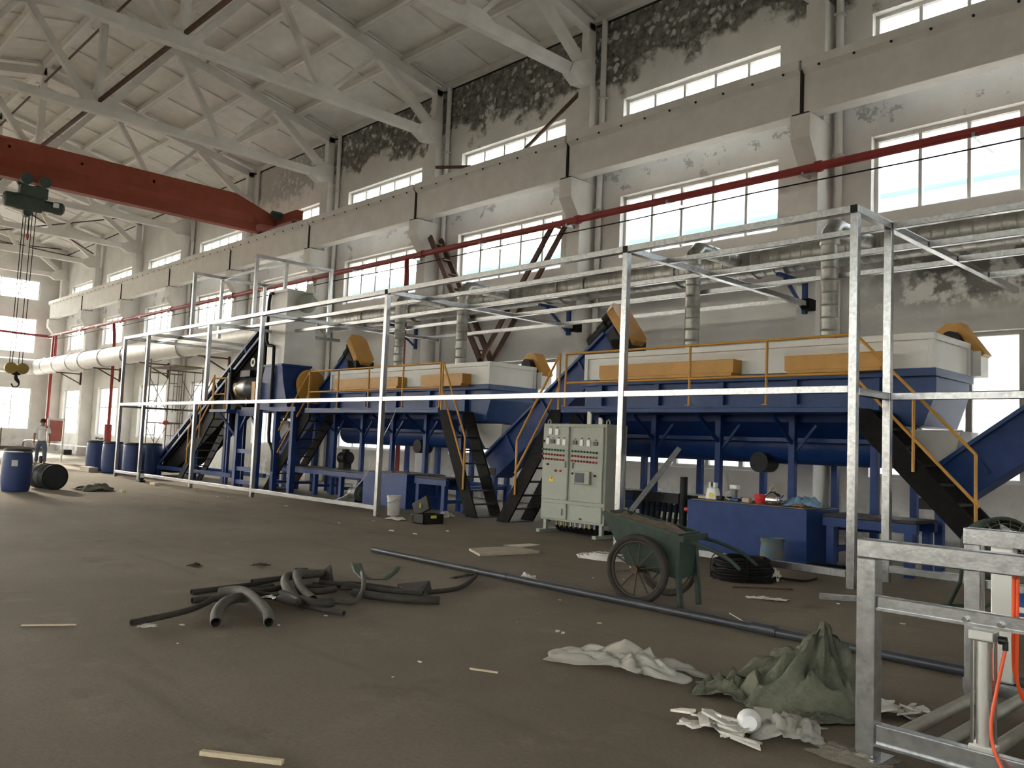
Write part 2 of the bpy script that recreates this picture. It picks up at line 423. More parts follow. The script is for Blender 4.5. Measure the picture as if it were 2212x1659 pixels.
for y0, y1 in ys:
    for i, (z0, z1) in enumerate(rows):
        wn += 1
        r = window(wn, (XW-.1, (y0+y1)/2, z0), y1-y0, z1-z0, 4, (1.45,) if i == 0 else (), 'frame_white', 'y', .06, .05, SE[i])
        if SE[i] is None: SE[i] = r
# door bay: pair of glazed lights above, open doorway below
dr = bpy.data.objects.new('door_1', None); C.objects.link(dr); dr.location = (-34.62, 15.6, 0); struct(dr); ORG['door_1'] = V(-34.62, 15.6, 0)
q = MB(); q.box(-36.67, -36.57, 15.5, 15.7, 0, 3.68); q.box(-34.72, -34.62, 15.5, 15.7, 0, 3.68); q.box(-36.67, -34.62, 15.5, 15.7, 3.6, 3.68); q.box(-36.67, -34.62, 15.52, 15.68, 2.25, 2.33)
q.build('door_frame', 'frame_white', dr)
for x0, x1 in ((-36.57, -35.66), (-35.6, -34.72)): MB().box(x0, x1, 15.59, 15.6, 2.33, 3.6).build('pane', 'window_glass', dr)
for x0, x1 in ((-34.6, -33.6), (-33.56, -32.6)): MB().box(x0, x1, 15.59, 15.6, 1.2, 3.6).build('pane', 'window_glass', dr)
q = MB()
for x in (-33.6, -32.62): q.box(x, x+.05, 15.55, 15.65, 1.13, 3.68)
q.box(-34.62, -32.57, 15.55, 15.65, 1.13, 1.2); q.box(-34.62, -32.57, 15.55, 15.65, 3.6, 3.68)
q.build('window_frame', 'frame_white', dr)
MB().box(-36.62, -36.56, 15.75, 16.7, .02, 2.25).build('door_leaf', 'frame_white', dr)

# ---- roof: deck with ribbed precast panels hanging under it
def roofz(Y): return 12.25+.209*(15.4-Y) if Y >= 7.5 else 12.25+.209*(Y+.4)
q = MB()
q.prism([(15.75, 12.2), (7.5, 13.92), (-.4, 12.27), (-.4, 12.5), (7.5, 14.15), (15.75, 12.42)], 'x', XW-.3, XE+.3)
q.box(XW-.3, XE+.3, -17, -.4, 12.3, 12.5)
ceil = struct(q.build('ceiling', 'whitewash'))
pm = MB(); hl, hwid = 2.97, .80
pm.box(-hl, hl, -hwid, hwid, 0, .05)
for sy in (-1, 1): pm.box(-hl, hl, sy*hwid-(.10 if sy > 0 else 0), sy*hwid+(.10 if sy < 0 else 0), -.20, 0)
for x in (-hl, -1.0, 1.0, hl-.09): pm.box(x, x+.09, -hwid+.10, hwid-.10, -.045, 0)
psrc = None; ang = math.atan(.209)
for c in BAYC:
    for sd in (1, -1):
        for i in range(5):
            yc = 7.5+sd*(.82+i*1.575); zc = roofz(yc)-.065
            if psrc is None:
                me_o = MB(); me_o.v = [p+V(c, yc, zc) for p in pm.v]; me_o.f = pm.f
                ORG['_p'] = V(c, yc, zc)
                psrc = me_o.build('roof_panel', 'whitewash', None)
                psrc.data.transform(Matrix.Translation(Vector(psrc.location)-V(c, yc, zc)))
                psrc.parent = ceil; psrc.location = V(c, yc, zc)-ORG[ceil.name]; o = psrc
            else:
                o = shared('roof_panel', psrc, ceil, V(c, yc, zc)-ORG[ceil.name])
            o.rotation_euler = (-sd*ang, 0, 0)

# ---- columns with crane brackets
col0 = None
for k, x in enumerate(COLX[2:]):
    lb = '%s whitewashed concrete column with crane bracket on windowed wall' % ORDN[k]
    if col0 is None:
        t = thing('column', lb, 'column', (x, 15.1, 0), 'columns along the windowed wall'); col0 = t
        MB().box(x-.2, x+.2, 14.8, 15.4, 0, 7.0).build('shaft', 'whitewash', t, bevel=.015)
        MB().prism([(15.4, 6.95), (14.8, 6.95), (14.46, 7.42), (14.46, 7.88), (15.4, 7.88)], 'x', x-.2, x+.2).build('crane_bracket', 'whitewash', t, bevel=.012)
        MB().box(x-.2, x+.2, 15.02, 15.4, 7.88, 10.32).build('upper_shaft', 'whitewash', t, bevel=.012)
        MB().box(x-.17, x+.17, 14.46, 14.86, 7.88, 7.90).build('bearing_pad', 'dark_seam', t)
    else: dup(col0, (x-COLX[2], 0, 0), lb)
# ---- runway beams
b0 = None
for k, x in enumerate(COLX[1:-1]):
    x1 = x-.03; x0 = x-6+.03; lb = '%s length of whitewashed concrete crane runway beam' % ORDN[k]
    if b0 is None:
        t = thing('runway_beam', lb, 'beam', ((x0+x1)/2, 14.7, 7.90), 'crane runway beams'); b0 = t
        MB().prism([(14.53, 7.905), (14.86, 7.905), (14.86, 8.66), (15.0, 8.76), (15.0, 8.93), (14.42, 8.93), (14.42, 8.76), (14.53, 8.66)], 'x', x0, x1).build('beam_body', 'whitewash', t, bevel=.01)
        MB().box(x1, x1+.06, 14.50, 14.84, 7.9, 8.75).build('joint_mortar', 'dark_seam', t)
        q = MB()
        for i in range(9):
            xx = x0+.35+i*.66; q.cyl((xx, 14.41, 8.73), (xx, 14.43, 8.73), .025, 8)
        q.build('bolt_holes', 'dark_seam', t)
    else: dup(b0, (-6*k, 0, 0), lb)
tag(MB().box(-55.5, 10, 14.64, 14.74, 8.935, 9.02).build('crane_rail', 'rust_steel'), 'dark steel crane rail on top of the runway beams', 'rail')
# ---- roof trusses
def yz(t, name, p, q_, wd, h, mt='whitewash', x=0):
    return MB().bar((x, *p), (x, *q_), wd, h, (1, 0, 0) if False else (0, 0, 1)).build(name, mt, t, bevel=.01)
tr0 = None
for k, x in enumerate(COLX[1:]):
    lb = '%s white concrete roof truss spanning the hall' % ORDN[k]
    if tr0 is not None: dup(tr0, (x-COLX[1], 0, 0), lb); continue
    t = tr0 = thing('roof_truss', lb, 'truss', (x, 7.5, 10.2), 'roof trusses')
    MB().bar((x, .2, 10.58), (x, 14.8, 10.58), .22, .26).build('bottom_chord', 'whitewash', t, bevel=.012)
    for s in (1, -1):
        Y = lambda y: 7.5+s*(y-7.5)
        MB().bar((x, Y(15.25), 11.86), (x, Y(7.45), 13.50), .24, .28).build('top_chord', 'whitewash', t, bevel=.012)
        MB().bar((x, Y(15.13), 10.5), (x, Y(15.13), 11.95), .24, .26).build('end_post', 'whitewash', t, bevel=.012)
        MB().prism([(Y(14.35), 10.45), (Y(14.65), 10.27), (Y(15.27), 10.34), (Y(15.27), 10.95), (Y(14.95), 10.98), (Y(14.45), 10.72)], 'x', x-.14, x+.14).build('end_node', 'whitewash', t, bevel=.012)
        for p, q_, d in (((15.0, 10.75), (13.0, 12.24), .24), ((12.85, 12.25), (11.45, 10.7), .12), ((11.2, 10.72), (9.75, 12.92), .16), ((9.45, 12.98), (7.75, 10.72), .2)):
            MB().bar((x, Y(p[0]), p[1]), (x, Y(q_[0]), q_[1]), .16 if d < .2 else .2, d).build('diagonal', 'whitewash', t, bevel=.01)
        MB().prism([(Y(10.9), 10.7), (Y(11.15), 10.86), (Y(11.6), 10.86), (Y(11.9), 10.7)], 'x', x-.11, x+.11).build('gusset', 'whitewash', t)
    MB().prism([(7.0, 10.7), (7.25, 10.86), (7.75, 10.86), (8.0, 10.7)], 'x', x-.11, x+.11).build('gusset', 'whitewash', t)
    MB().bar((x, 7.5, 10.7), (x, 7.5, 13.45), .2, .2).build('king_post', 'whitewash', t, bevel=.01)
# ---- steel tie bars between the trusses
for k, x in enumerate(COLX[1:-1]):
    o = MB().bar((x-.12, 7.5, 10.82), (x-5.88, 7.5, 10.82), .09, .09).build('tie_bar', 'rust_steel')
    tag(o, '%s dark steel tie bar between the truss bottom chords' % ORDN[k], 'tie bar', 'tie bars at the bottom chords')
    o = MB().bar((x-.12, 7.5, 13.12), (x-5.88, 7.5, 13.12), .05, .05).build('ridge_tie', 'rust_steel')
    tag(o, '%s thin dark ridge tie between the truss peaks' % ORDN[k], 'tie bar', 'ridge ties')
for k, (x, za, zb) in enumerate(((-50.62, 10.9, 12.0), (-44.62, 12.2, 10.9))):
    q = MB(); q.bar((x, 9, za), (x-4, 14.6, zb), .05, .05); q.bar((x, 14.6, za), (x-4, 9, zb), .05, .05)
    tag(q.build('cross_brace', 'rust_steel'), ['thin dark crossed roof brace by the end wall', 'thin dark crossed roof brace one bay before the end wall'][k], 'brace')
# crack marks where beams meet, painted rain pipes, dark seam along the eaves
for k, ci in enumerate((3, 4, 5, 6, 7, 8)):
    x = COLX[ci]+.36
    t = thing('rain_pipe', '%s white rain pipe standing beside a wall column' % ORDN[k], 'pipe', (x, 15.30, 0), 'rain pipes beside the columns')
    MB().cyl((x, 15.30, 0), (x, 15.30, 12.0), .072, 14).build('pipe_run', 'whitewash', t, smooth=True)
    for z in (2.2, 5.2, 7.2, 10.0): MB().box(x-.09, x+.09, 15.21, 15.395, z, z+.04).build('pipe_clip', 'whitewash_grey', t)
struct(MB().box(XW, XE, 15.36, 15.4, 11.96, 12.06).build('trim_1', 'dark_seam'))
# braces behind the beam in the bay with the long brown ladder
for nm, p, q_, lb in (('wall_brace', (-19.45, 15.05, 9.55), (-17.2, 15.1, 9.1), 'dark steel stay from column down to runway beam'),
                      ('wall_brace', (-13.85, 15.1, 10.25), (-16.2, 15.1, 9.0), 'dark angle iron brace crossing clerestory panes')):
    tag(MB().bar(p, q_, .06, .08).build(nm, 'rust_steel'), lb, 'brace')
# ---- outside: the pale building across the yard
tag_o = struct(MB().box(-140, 60, 15.76, 90, -.4, -.15).add(*(lambda b: (b.v, b.f))(MB().box(-140, XW-.31, -60, 15.76, -.4, -.15))).build('yard_ground', 'outside_ground'))
t = thing('yard_building', 'pale factory building with blue eaves seen through the windows', 'building', (-25, 26, 0))
MB().box(-75, 20, 26, 34, -.2, 9.6).build('facade', 'outside_wall', t)
MB().box(-76, 21, 25.5, 34.5, 9.6, 10.05).build('eaves', 'outside_blue', t)
gs = None
for i in range(30):
    for zi, (z0, z1) in enumerate(((7.3, 9.25), (2.3, 5.0))):
        x = 18-3.1*i
        if gs is None or zi == 1 and i == 0:
            fr = MB().box(x-2.3, x, 25.93, 26.0, z0, z1).build('window', 'outside_glass', t); 
            if zi == 0: gs = fr
            else: gs2 = fr
            for u in (0, .55, 1.12, 1.7, 2.25): MB().box(x-u-.06, x-u+.03, 25.9, 25.94, z0-.05, z1+.05).build('window_bar', 'outside_wall', fr)
        else:
            sfr = (gs, gs2)[zi]
            o = shared('window', sfr, t, (-3.1*i, 0, 0))
            for ch in sfr.children: shared('window_bar', ch, o, (0, 0, 0))
# ================================================================ pipes, ducts, crane
t = thing('fire_pipe', 'long red fire main running along the wall columns', 'pipe', (-25, 14.62, 6.85))
MB().cyl((9, 14.62, 6.85), (-55.4, 14.62, 6.85), .08, 16).build('main_run', 'red_pipe', t, smooth=True)
MB().tube([(-55.4, 14.62, 6.85), (-55.7, 14.62, 6.85), (-55.7, 13.2, 6.85), (-55.7, 11.5, 6.9)], .07, 12, smooth=1).build('end_turn', 'red_pipe', t, smooth=True)
for x in COLX[2:]:
    MB().cyl((x+.25, 14.62, 6.85), (x+.37, 14.62, 6.85), .105, 16).build('coupling', 'red_pipe', t, smooth=True)
    MB().box(x+.02, x+.07, 14.5, 14.80, 6.70, 6.77).build('pipe_bracket', 'galvanised', t)
    MB().box(x-3.0, x-2.95, 14.4, 15.4, 6.70, 6.77).build('pipe_bracket', 'galvanised', t)
def riser(pts, r, lb, fat=None):
    t = thing('red_riser', lb, 'pipe', (pts[-1][0], pts[-1][1], pts[-1][2]))
    MB().tube(pts, r, 12, smooth=1).build('riser_pipe', 'red_pipe', t, smooth=True)
    if fat:
        MB().lathe((fat[0], fat[1], 0), (fat[0], fat[1], 1.7), [(0, .30), (.08, .30), (.12, .24), (.22, .19), (.3, .17), (1.68, .17), (1.7, .1)], 16, absolute=True).build('riser_foot', 'red_pipe', t, smooth=True)
    return t
riser([(-20.05, 14.62, 6.85), (-20.05, 14.62, 6.6), (-19.85, 14.5, 6.35), (-19.85, 14.5, 5.5), (-19.85, 14.5, 0)], .07, 'red riser with offset elbow beside the brown ladder')
riser([(-44.6, 14.62, 6.85), (-44.6, 14.7, 6.0), (-44.5, 14.7, 4.0), (-44.5, 14.7, 0)], .075, 'red riser with thick red foot by the blue barrels', (-44.5, 14.7))
riser([(-54.6, 14.62, 6.85), (-54.6, 14.6, 6.0), (-54.6, 14.6, 3.0), (-54.6, 14.6, 0)], .08, 'red riser in the far corner next to the end wall')
tag(MB().tube([(-54.2, 14.62, 6.85), (-54.2, 14.62, 5.45), (-53.9, 14.62, 5.2), (-52.6, 14.62, 5.2)], .08, 12, smooth=2).build('red_branch', 'red_pipe', None, smooth=True), 'short red branch elbow above the white duct in far corner', 'pipe')
tag(MB().tube([(9-1.6*i, 14.66, 6.60+.015*math.sin(i*1.3)) for i in range(41)], .014, 6).build('wall_cable', 'cable_black', None, smooth=True), 'thin cable slung under the red fire main', 'cable')

# ---- spiral ducts
def spiral(p, q_, r, pitch=.16, rid=.006, n=24):
    L = (Vector(q_)-Vector(p)).length; k = max(2, int(L/pitch)); pr = [(0, r)]
    for i in range(1, k):
        s = i*L/k; pr += [(s-.03, r), (s-.012, r), (s, r+rid), (s+.012, r), (s+.03, r)]
    return MB().lathe(p, q_, pr+[(L, r)], n, True, True)
t = thing('spiral_duct', 'long galvanised spiral ventilation duct above the washing tanks', 'duct', (-10, 14.05, 4.75))
spiral((8, 14.05, 5.05), (-25, 14.05, 5.05), .28, .2, .008).build('duct_run', 'duct_steel', t, smooth=True)
for x in (5, -.6, -3.4, -5.7, -8.2, -9.9, -12.3, -13.1, -15.6, -16.4, -18.7, -21.0, -23.4):
    MB().lathe((x, 14.05, 5.05), (x-.06, 14.05, 5.05), [(0, .285), (0, .315), (1, .315), (1, .285)], 24, False).build('duct_flange', 'duct_steel', t, smooth=True)
t = thing('white_duct', 'wide pale duct leading to the end wall window', 'duct', (-40, 14.0, 4.35))
MB().lathe((-26.4, 14.05, 5.0), (-55.2, 14.0, 4.9), [(0, .30), (.02, .40), (.06, .45), (1, .45)], 28).build('duct_run', 'duct_white', t, smooth=True)
for x in (-34, -37.2, -40.3, -43.4, -46.4, -48.4, -50.8, -53.0): MB().lathe((x, 14.02, 4.93), (x-.1, 14.02, 4.93), [(0, .45), (0, .485), (1, .485), (1, .45)], 28, False).build('duct_flange', 'duct_steel', t, smooth=True)
MB().cyl((-55.0, 14.0, 4.9), (-55.0, 6.0, 4.9), .44, 24).build('duct_turn', 'duct_white', t, smooth=True)
# branch ducts down to the tank hoods
for i, (x, lb) in enumerate(((-8.5, 'upright spiral branch duct over the near tank, left one'), (-6.0, 'upright spiral branch duct over the near tank, right one'),
                             (-17.15, 'upright spiral branch duct over the far tank, left one'), (-14.75, 'upright spiral branch duct over the far tank, right one'))):
    t = thing('branch_duct', lb, 'duct', (x, 12.4, 3.18), 'branch ducts')
    spiral((x, 12.4, 3.19), (x, 12.4, 4.75), .13, .19, .006, 18).build('upright', 'duct_steel', t, smooth=True)
    MB().lathe((x, 12.4, 4.72), (x, 12.4, 4.78), [(0, .13), (0, .15), (1, .15), (1, .13)], 18, False).build('collar', 'duct_steel', t, smooth=True)
    MB().tube([(x, 12.4, 4.75), (x, 12.43, 4.92), (x, 12.55, 5.03), (x, 12.72, 5.05)], .14, 18).build('elbow', 'duct_steel', t, smooth=True)
    spiral((x, 12.7, 5.05), (x, 13.8, 5.05), .13, .19, .006, 18).build('cross_run', 'duct_steel', t, smooth=True)
# wall brackets under the ducts
def bracket(x, z, mt, lb, y0=13.75):
    t = thing('duct_bracket', lb, 'bracket', (x, 14.77, z-.6), 'duct brackets')
    MB().box(x-.04, x+.04, 14.72, 14.8, z-.62, z+.06).build('upright_leg', mt, t)
    MB().box(x-.04, x+.04, y0, 14.72, z-.06, z).build('arm', mt, t)
    MB().bar((x, y0+.25, z-.06), (x, 14.74, z-.55), .05, .05).build('strut', mt, t)
for k, x in enumerate((COLX[3], COLX[4], COLX[5])): bracket(x, 4.74, 'machine_blue', '%s blue steel bracket carrying the spiral duct' % ORDN[k])
for k, x in enumerate((COLX[7], COLX[8], COLX[9], COLX[10])): bracket(x, 4.42, 'rust_steel', '%s brown steel bracket carrying the wide pale duct' % ORDN[k], 13.5)

# ---- overhead crane
bx = -28.3
t = thing('overhead_crane', 'red single girder overhead travelling crane', 'crane', (bx, 7.5, 8.74))
MB().prism([(-.5, 9.25), (.7, 9.88), (12.95, 9.92), (14.45, 9.42), (14.5, 9.05), (13.9, 9.02), (13.6, 9.28), (.6, 9.28), (0, 9.1)], 'x', bx-.24, bx+.24).build('girder', 'crane_red', t, bevel=.01)
MB().loft([(bx-.24, .5, 9.28), (bx+.24, .5, 9.28), (bx+.07, .5, 9.04), (bx-.07, .5, 9.04)], [(bx-.24, 13.7, 9.28), (bx+.24, 13.7, 9.28), (bx+.07, 13.7, 9.04), (bx-.07, 13.7, 9.04)]).build('girder_throat', 'crane_red', t)
MB().box(bx-.07, bx+.07, .4, 13.85, 8.78, 9.05).build('girder_web', 'crane_red', t)
MB().box(bx-.17, bx+.17, .4, 13.85, 8.73, 8.785).build('bottom_flange', 'crane_red', t)
for yy in (14.69, .3):
    MB().box(bx-1.55, bx+1.65, yy-.14, yy+.14, 9.1, 9.45).build('end_carriage', 'crane_red', t, bevel=.02)
    for xx in (bx-1.25, bx+1.3): MB().cyl((xx, yy-.06, 9.17), (xx, yy+.06, 9.17), .15, 18).build('wheel', 'motor_black', t, smooth=True)
    MB().cyl((bx+.55, yy-.5 if yy > 5 else yy+.5, 9.38), (bx+.55, yy-.14 if yy > 5 else yy+.14, 9.38), .14, 14).build('drive_motor', 'hoist_green', t, smooth=True)
for yy in (5.9, 7.9, 10.1): MB().cyl((bx+.215, yy, 9.62), (bx+.24, yy, 9.62), .045, 10).build('lifting_hole', 'dark_seam', t)
t = thing('electric_hoist', 'dark green electric wire rope hoist hanging under the crane', 'hoist', (bx, 6.7, 7.9))
MB().lathe((bx, 5.9, 8.12), (bx, 6.95, 8.12), [(0, .16), (.04, .22), (.3, .23), (.32, .25), (.98, .25), (1, .2)], 20).build('rope_drum', 'hoist_green', t, smooth=True)
MB().lathe((bx, 6.95, 8.12), (bx, 7.55, 8.12), [(0, .17), (.5, .17), (.55, .19), (.9, .19), (1, .12)], 18).build('hoist_motor', 'hoist_green', t, smooth=True)
MB().box(bx-.16, bx+.16, 6.3, 7.05, 8.3, 8.62).build('carrier_plate', 'hoist_green', t, bevel=.015)
for yy in (6.42, 6.92):
    for sx in (-.22, .22): MB().cyl((bx+sx-.05, yy, 8.78), (bx+sx+.05, yy, 8.78), .17, 16).build('trolley_wheel', 'hoist_green', t, smooth=True)
MB().cyl((bx-.1, 6.55, 7.8), (bx+.1, 6.55, 7.8), .12, 14).build('guide_sheave', 'hoist_green', t, smooth=True)
MB().box(bx+.17, bx+.195, 7.2, 7.36, 8.1, 8.24).build('name_plate', 'meter_face', t)
for sx, yy in ((-.07, 6.48), (.07, 6.52), (-.07, 6.72), (.07, 6.78)): MB().cyl((bx+sx, yy, 8.0), (bx+sx, yy-.03, 3.2), .012, 6).build('wire_rope', 'black_steel', t)
MB().cyl((bx, 6.62, 8.0), (bx, 6.62, 7.0), .02, 6).build('limit_rope', 'black_steel', t)
MB().box(bx-.03, bx+.03, 6.58, 6.66, 7.05, 7.18).build('limit_weight', 'lamp_red', t)
hk = MB(); 
for yy in (6.48, 6.78): hk.lathe((bx-.09, yy, 3.12), (bx+.09, yy, 3.12), [(0, .10), (.1, .17), (.9, .17), (1, .10)], 18)
hk.build('hook_sheaves', 'hook_yellow', t, smooth=True)
MB().box(bx-.06, bx+.06, 6.52, 6.74, 2.92, 3.14).build('hook_block', 'motor_black', t, bevel=.02)
MB().tube([(bx, 6.63, 2.95), (bx, 6.63, 2.82), (bx, 6.70, 2.74), (bx, 6.74, 2.64), (bx, 6.66, 2.55), (bx, 6.56, 2.58), (bx, 6.53, 2.66)], [.045, .045, .05, .055, .05, .04, .02], 10, smooth=1).build('hook', 'motor_black', t, smooth=True)

# ---- galvanised tube enclosure
t = thing('tube_enclosure', 'bare galvanised square tube enclosure frame around the machines', 'frame', (-15.7, 11.7, 0))
FY, TZ = 9.3, 4.27
def T(name, p, q_, s=.09): return MB().bar(p, q_, s, s).build(name, 'galvanised', t, bevel=.006)
for x in (-4.2, -7.5, -13.3, -18.3, -25.3, -27.2): T('post', (x, FY, 0), (x, FY, TZ-.05))
T('post', (-21.15, FY, 2.2), (-21.15, FY, TZ-.05)); T('post', (-21.7, FY, 0), (-21.7, FY, 2.2)); T('post', (-4.2, 10.22, 0), (-4.2, 10.22, TZ-.05))
for a, b in ((-4.16, -13.25), (-13.35, -27.24)): T('top_rail', (a, FY, TZ), (b, FY, TZ))
for a, b in ((-4.25, -7.45), (-7.55, -13.25), (-13.35, -18.25), (-18.35, -25.25), (-25.35, -27.15)):
    T('middle_rail', (a, FY, 2.21), (b, FY, 2.21), .085)
for a, b in ((-4.25, -7.45), (-13.35, -18.25), (-18.35, -21.65), (-21.75, -25.25), (-25.35, -27.15)): T('floor_rail', (a, FY, .16), (b, FY, .16), .085)
for x, y1 in ((-4.2, 15.2), (-7.5, 14.55), (-13.3, 14.55), (-18.3, 14.55), (-21.2, 13.2), (-25.3, 12.6), (-27.2, 13.2)): T('cross_beam', (x, FY+.05, TZ), (x, y1, TZ))
for y, xa, xb in ((10.25, -4.25, -27.1), (11.35, -4.25, -22), (12.6, -4.25, -18.2), (14.1, -7.5, -18.3)): T('top_rail', (xa, y, TZ), (xb, y, TZ), .08)
for y, xa in ((10.25, -4.15), (11.4, -4.15), (12.45, -4.15), (13.75, -4.15)): T('top_rail', (xa, y, TZ), (4.0, y, TZ), .085)
T('middle_rail', (-4.2, FY+.05, 2.19), (-4.2, 10.17, 2.19), .085); T('middle_rail', (-4.15, 10.22, 2.19), (4.0, 10.22, 2.19), .085)
T('floor_rail', (-4.15, 10.22, .16), (4.0, 10.22, .16), .085); T('post', (1.6, 10.22, 0), (1.6, 10.22, TZ-.05))
T('middle_rail', (-27.2, FY+.05, 2.15), (-27.2, 13.2, 2.15), .06); T('post', (-27.2, 13.2, 0), (-27.2, 13.2, TZ))
T('post', (-23.9, 13.2, 0), (-23.9, 13.2, TZ))
for x, y in ((-4.2, FY), (-7.5, FY), (-13.3, FY)): MB().box(x-.042, x+.042, y-.049, y-.0455, TZ-.042, TZ+.042).build('open_tube_end', 'dark_seam', t)
for x in (-7.5, -13.3): MB().box(x-.08, x+.08, 14.55, 14.8, TZ-.1, TZ+.1).build('wall_lug', 'black_steel', t)
# raised cage over the feeder
for x, y in ((-20.7, 10.25), (-20.7, 12.5), (-24.6, 10.25), (-24.6, 12.5)): T('cage_post', (x, y, TZ+.04), (x, y, 6.13))
T('cage_post', (-20.7, 11.1, TZ+.04), (-20.7, 11.1, 6.13)); T('cage_post', (-24.6, 11.1, TZ+.04), (-24.6, 11.1, 6.13))
for x in (-20.7, -24.6): T('cage_rail', (x, 10.2, 6.16), (x, 12.55, 6.16))
T('cage_rail', (-20.65, 11.1, 6.13), (-24.55, 11.1, 6.13), .08); T('cage_rail', (-20.65, 12.5, 6.16), (-24.55, 12.5, 6.16), .08)
T('cage_rail', (-20.65, 12.5, 5.3), (-24.55, 12.5, 5.3), .06)
# ---- brown steel ladder stair leaning in the bay behind the tanks
t = thing('brown_stair', 'brown rusted steel ladder stair rising behind the far tank', 'stair', (-18, 15.0, 3.2))
for yy in (14.85, 15.25): MB().bar((-19.3, yy, 7.40), (-16.6, yy, 3.3), .06, .16).build('stringer', 'rust_steel', t)
for i in range(9):
    f = i/9+.06; x = -19.3+2.7*f; z = 7.40-4.10*f; MB().box(x-.1, x+.1, 14.85, 15.25, z-.03, z).build('tread', 'rust_steel', t)
for yy in (14.85, 15.25):
    MB().bar((-17.1, yy, 3.3), (-14.3, yy, 7.0), .06, .13).build('brace_leg', 'rust_steel', t)
MB().bar((-14.3, 14.85, 6.9), (-14.3, 15.25, 6.9), .05, .05).build('cross_tie', 'rust_steel', t)
# ================================================================ washing line
A, B = -10.4, -4.22
t = tank = thing('washing_tank', 'near blue washing tank with white hood and yellow railed walkway', 'machine', ((A+B)/2, 12.2, 0), 'washing tanks')
MB().box(A+.03, B-.03, 11.79, 13.11, 2.68, 3.10).build('hood', 'machine_white', t)
for x0, x1, y0, y1 in ((A, B, 11.75, 11.83), (A, B, 13.07, 13.15), (A, A+.08, 11.83, 13.07), (B-.08, B, 11.83, 13.07)):
    MB().box(x0, x1, y0, y1, 3.08, 3.17).build('hood_rail', 'machine_white', t, bevel=.006)
for x in (A, B-.08):
    for y in (11.75, 13.07): MB().box(x, x+.08, y, y+.08, 2.68, 3.08).build('hood_post', 'machine_white', t, bevel=.006)
MB().box(A-.03, B+.03, 11.72, 13.18, 2.58, 2.69).build('rim', 'machine_blue_light', t, bevel=.008)
MB().box(A, -4.98, 11.8, 13.1, 2.12, 2.58).build('side_plates', 'machine_blue_light', t)
LX = (-4.98, -6.2, -7.46, -8.72, -9.98)
for x in LX: MB().box(x-.05, x+.05, 11.72, 11.8, 2.12, 2.58).build('stiffener', 'machine_blue_light', t, bevel=.006)
MB().prism([(11.8, 2.12), (13.1, 2.12), (13.1, 1.95), (12.72, 1.66), (12.18, 1.66), (11.8, 1.95)], 'x', A, -4.98).build('hopper_bottom', 'machine_blue', t)
MB().cyl((A-.05, 12.45, 1.60), (-5.0, 12.45, 1.60), .28, 28).build('screw_trough', 'machine_blue', t, smooth=True)
MB().box(A, -4.98, 12.0, 12.9, 1.66, 1.72).build('trough_flange', 'machine_blue_light', t)
MB().prism([(-5.02, 2.58), (B, 2.58), (B, 2.38), (-4.38, 1.92), (-4.74, 1.92), (-5.02, 2.25)], 'y', 11.82, 13.08).build('outlet_hopper', 'machine_blue_light', t)
for x in LX:
    for y in (11.72, 13.1):
        MB().box(x-.05, x+.05, y-.05, y+.05, 0, 2.06).build('leg', 'machine_blue', t, bevel=.006)
    MB().bar((x, 11.1, 2.03), (x, 11.7, 1.62), .04, .05).build('walkway_strut', 'machine_blue', t)
    if x < -5: MB().bar((x+.35, 11.75, 1.9), (x+.02, 11.75, 1.5), .04, .04).build('knee_brace', 'machine_blue', t)
for y in (11.72, 13.1): MB().box(LX[-1]-.1, LX[0]+.1, y-.06, y+.06, .44, .56).build('base_beam', 'machine_blue', t, bevel=.006)
for x in LX: MB().box(x-.04, x+.04, 11.78, 13.04, .45, .53).build('base_cross', 'machine_blue', t)
MB().box(-10.3, -4.93, 11.0, 11.74, 2.05, 2.12).build('walkway', 'machine_blue_light', t, bevel=.006)
MB().box(-10.3, -4.93, 11.0, 11.04, 2.12, 2.16).build('toe_plate', 'machine_blue_light', t)
PX = (-10.22, -8.9, -7.6, -6.28, -4.97)
for x in PX:
    MB().cyl((x, 11.06, 2.12), (x, 11.06, 3.1), .021, 10).build('rail_post', 'safety_yellow', t, smooth=True)
    MB().box(x-.05, x+.05, 11.02, 11.1, 2.16, 2.175).build('post_foot', 'safety_yellow', t)
for z in (3.1, 2.58): MB().cyl((PX[0], 11.06, z), (PX[-1], 11.06, z), .021, 10).build('hand_rail', 'safety_yellow', t, smooth=True)
for x0, x1 in ((-9.85, -7.12), (-6.26, -4.82)):
    g_ = MB().box(x0, x1, 11.53, 11.78, 2.70, 2.92).build('drive_guard', 'safety_yellow', t, bevel=.008)
    MB().box(x0+.05, x1-.02, 11.51, 11.75, 2.655, 2.70).build('guard_tray', 'safety_yellow', g_)
# small drive on the hood end, yellow cover over a dark motor
MB().prism([(-4.66, 3.17), (-4.72, 3.38), (-4.58, 3.5), (-4.38, 3.5), (-4.05, 3.02), (-4.14, 2.96), (-4.42, 3.36), (-4.56, 3.36), (-4.60, 3.17)], 'y', 13.2, 13.5).build('motor_cover', 'safety_yellow', t)
MB().cyl((-4.48, 13.05, 3.22), (-4.48, 13.45, 3.22), .14, 16).build('hood_motor', 'motor_black', t, smooth=True)
MB().box(-4.6, -4.1, 13.18, 13.5, 2.7, 3.06).build('motor_bracket', 'machine_white', t)
MB().cyl((-6.95, 12.05, 1.33), (-6.95, 12.4, 1.33), .16, 18).build('drain_valve', 'motor_black', t, smooth=True)
dup(tank, (-8.8, 0, 0), 'far blue washing tank with white hood and yellow railed walkway')

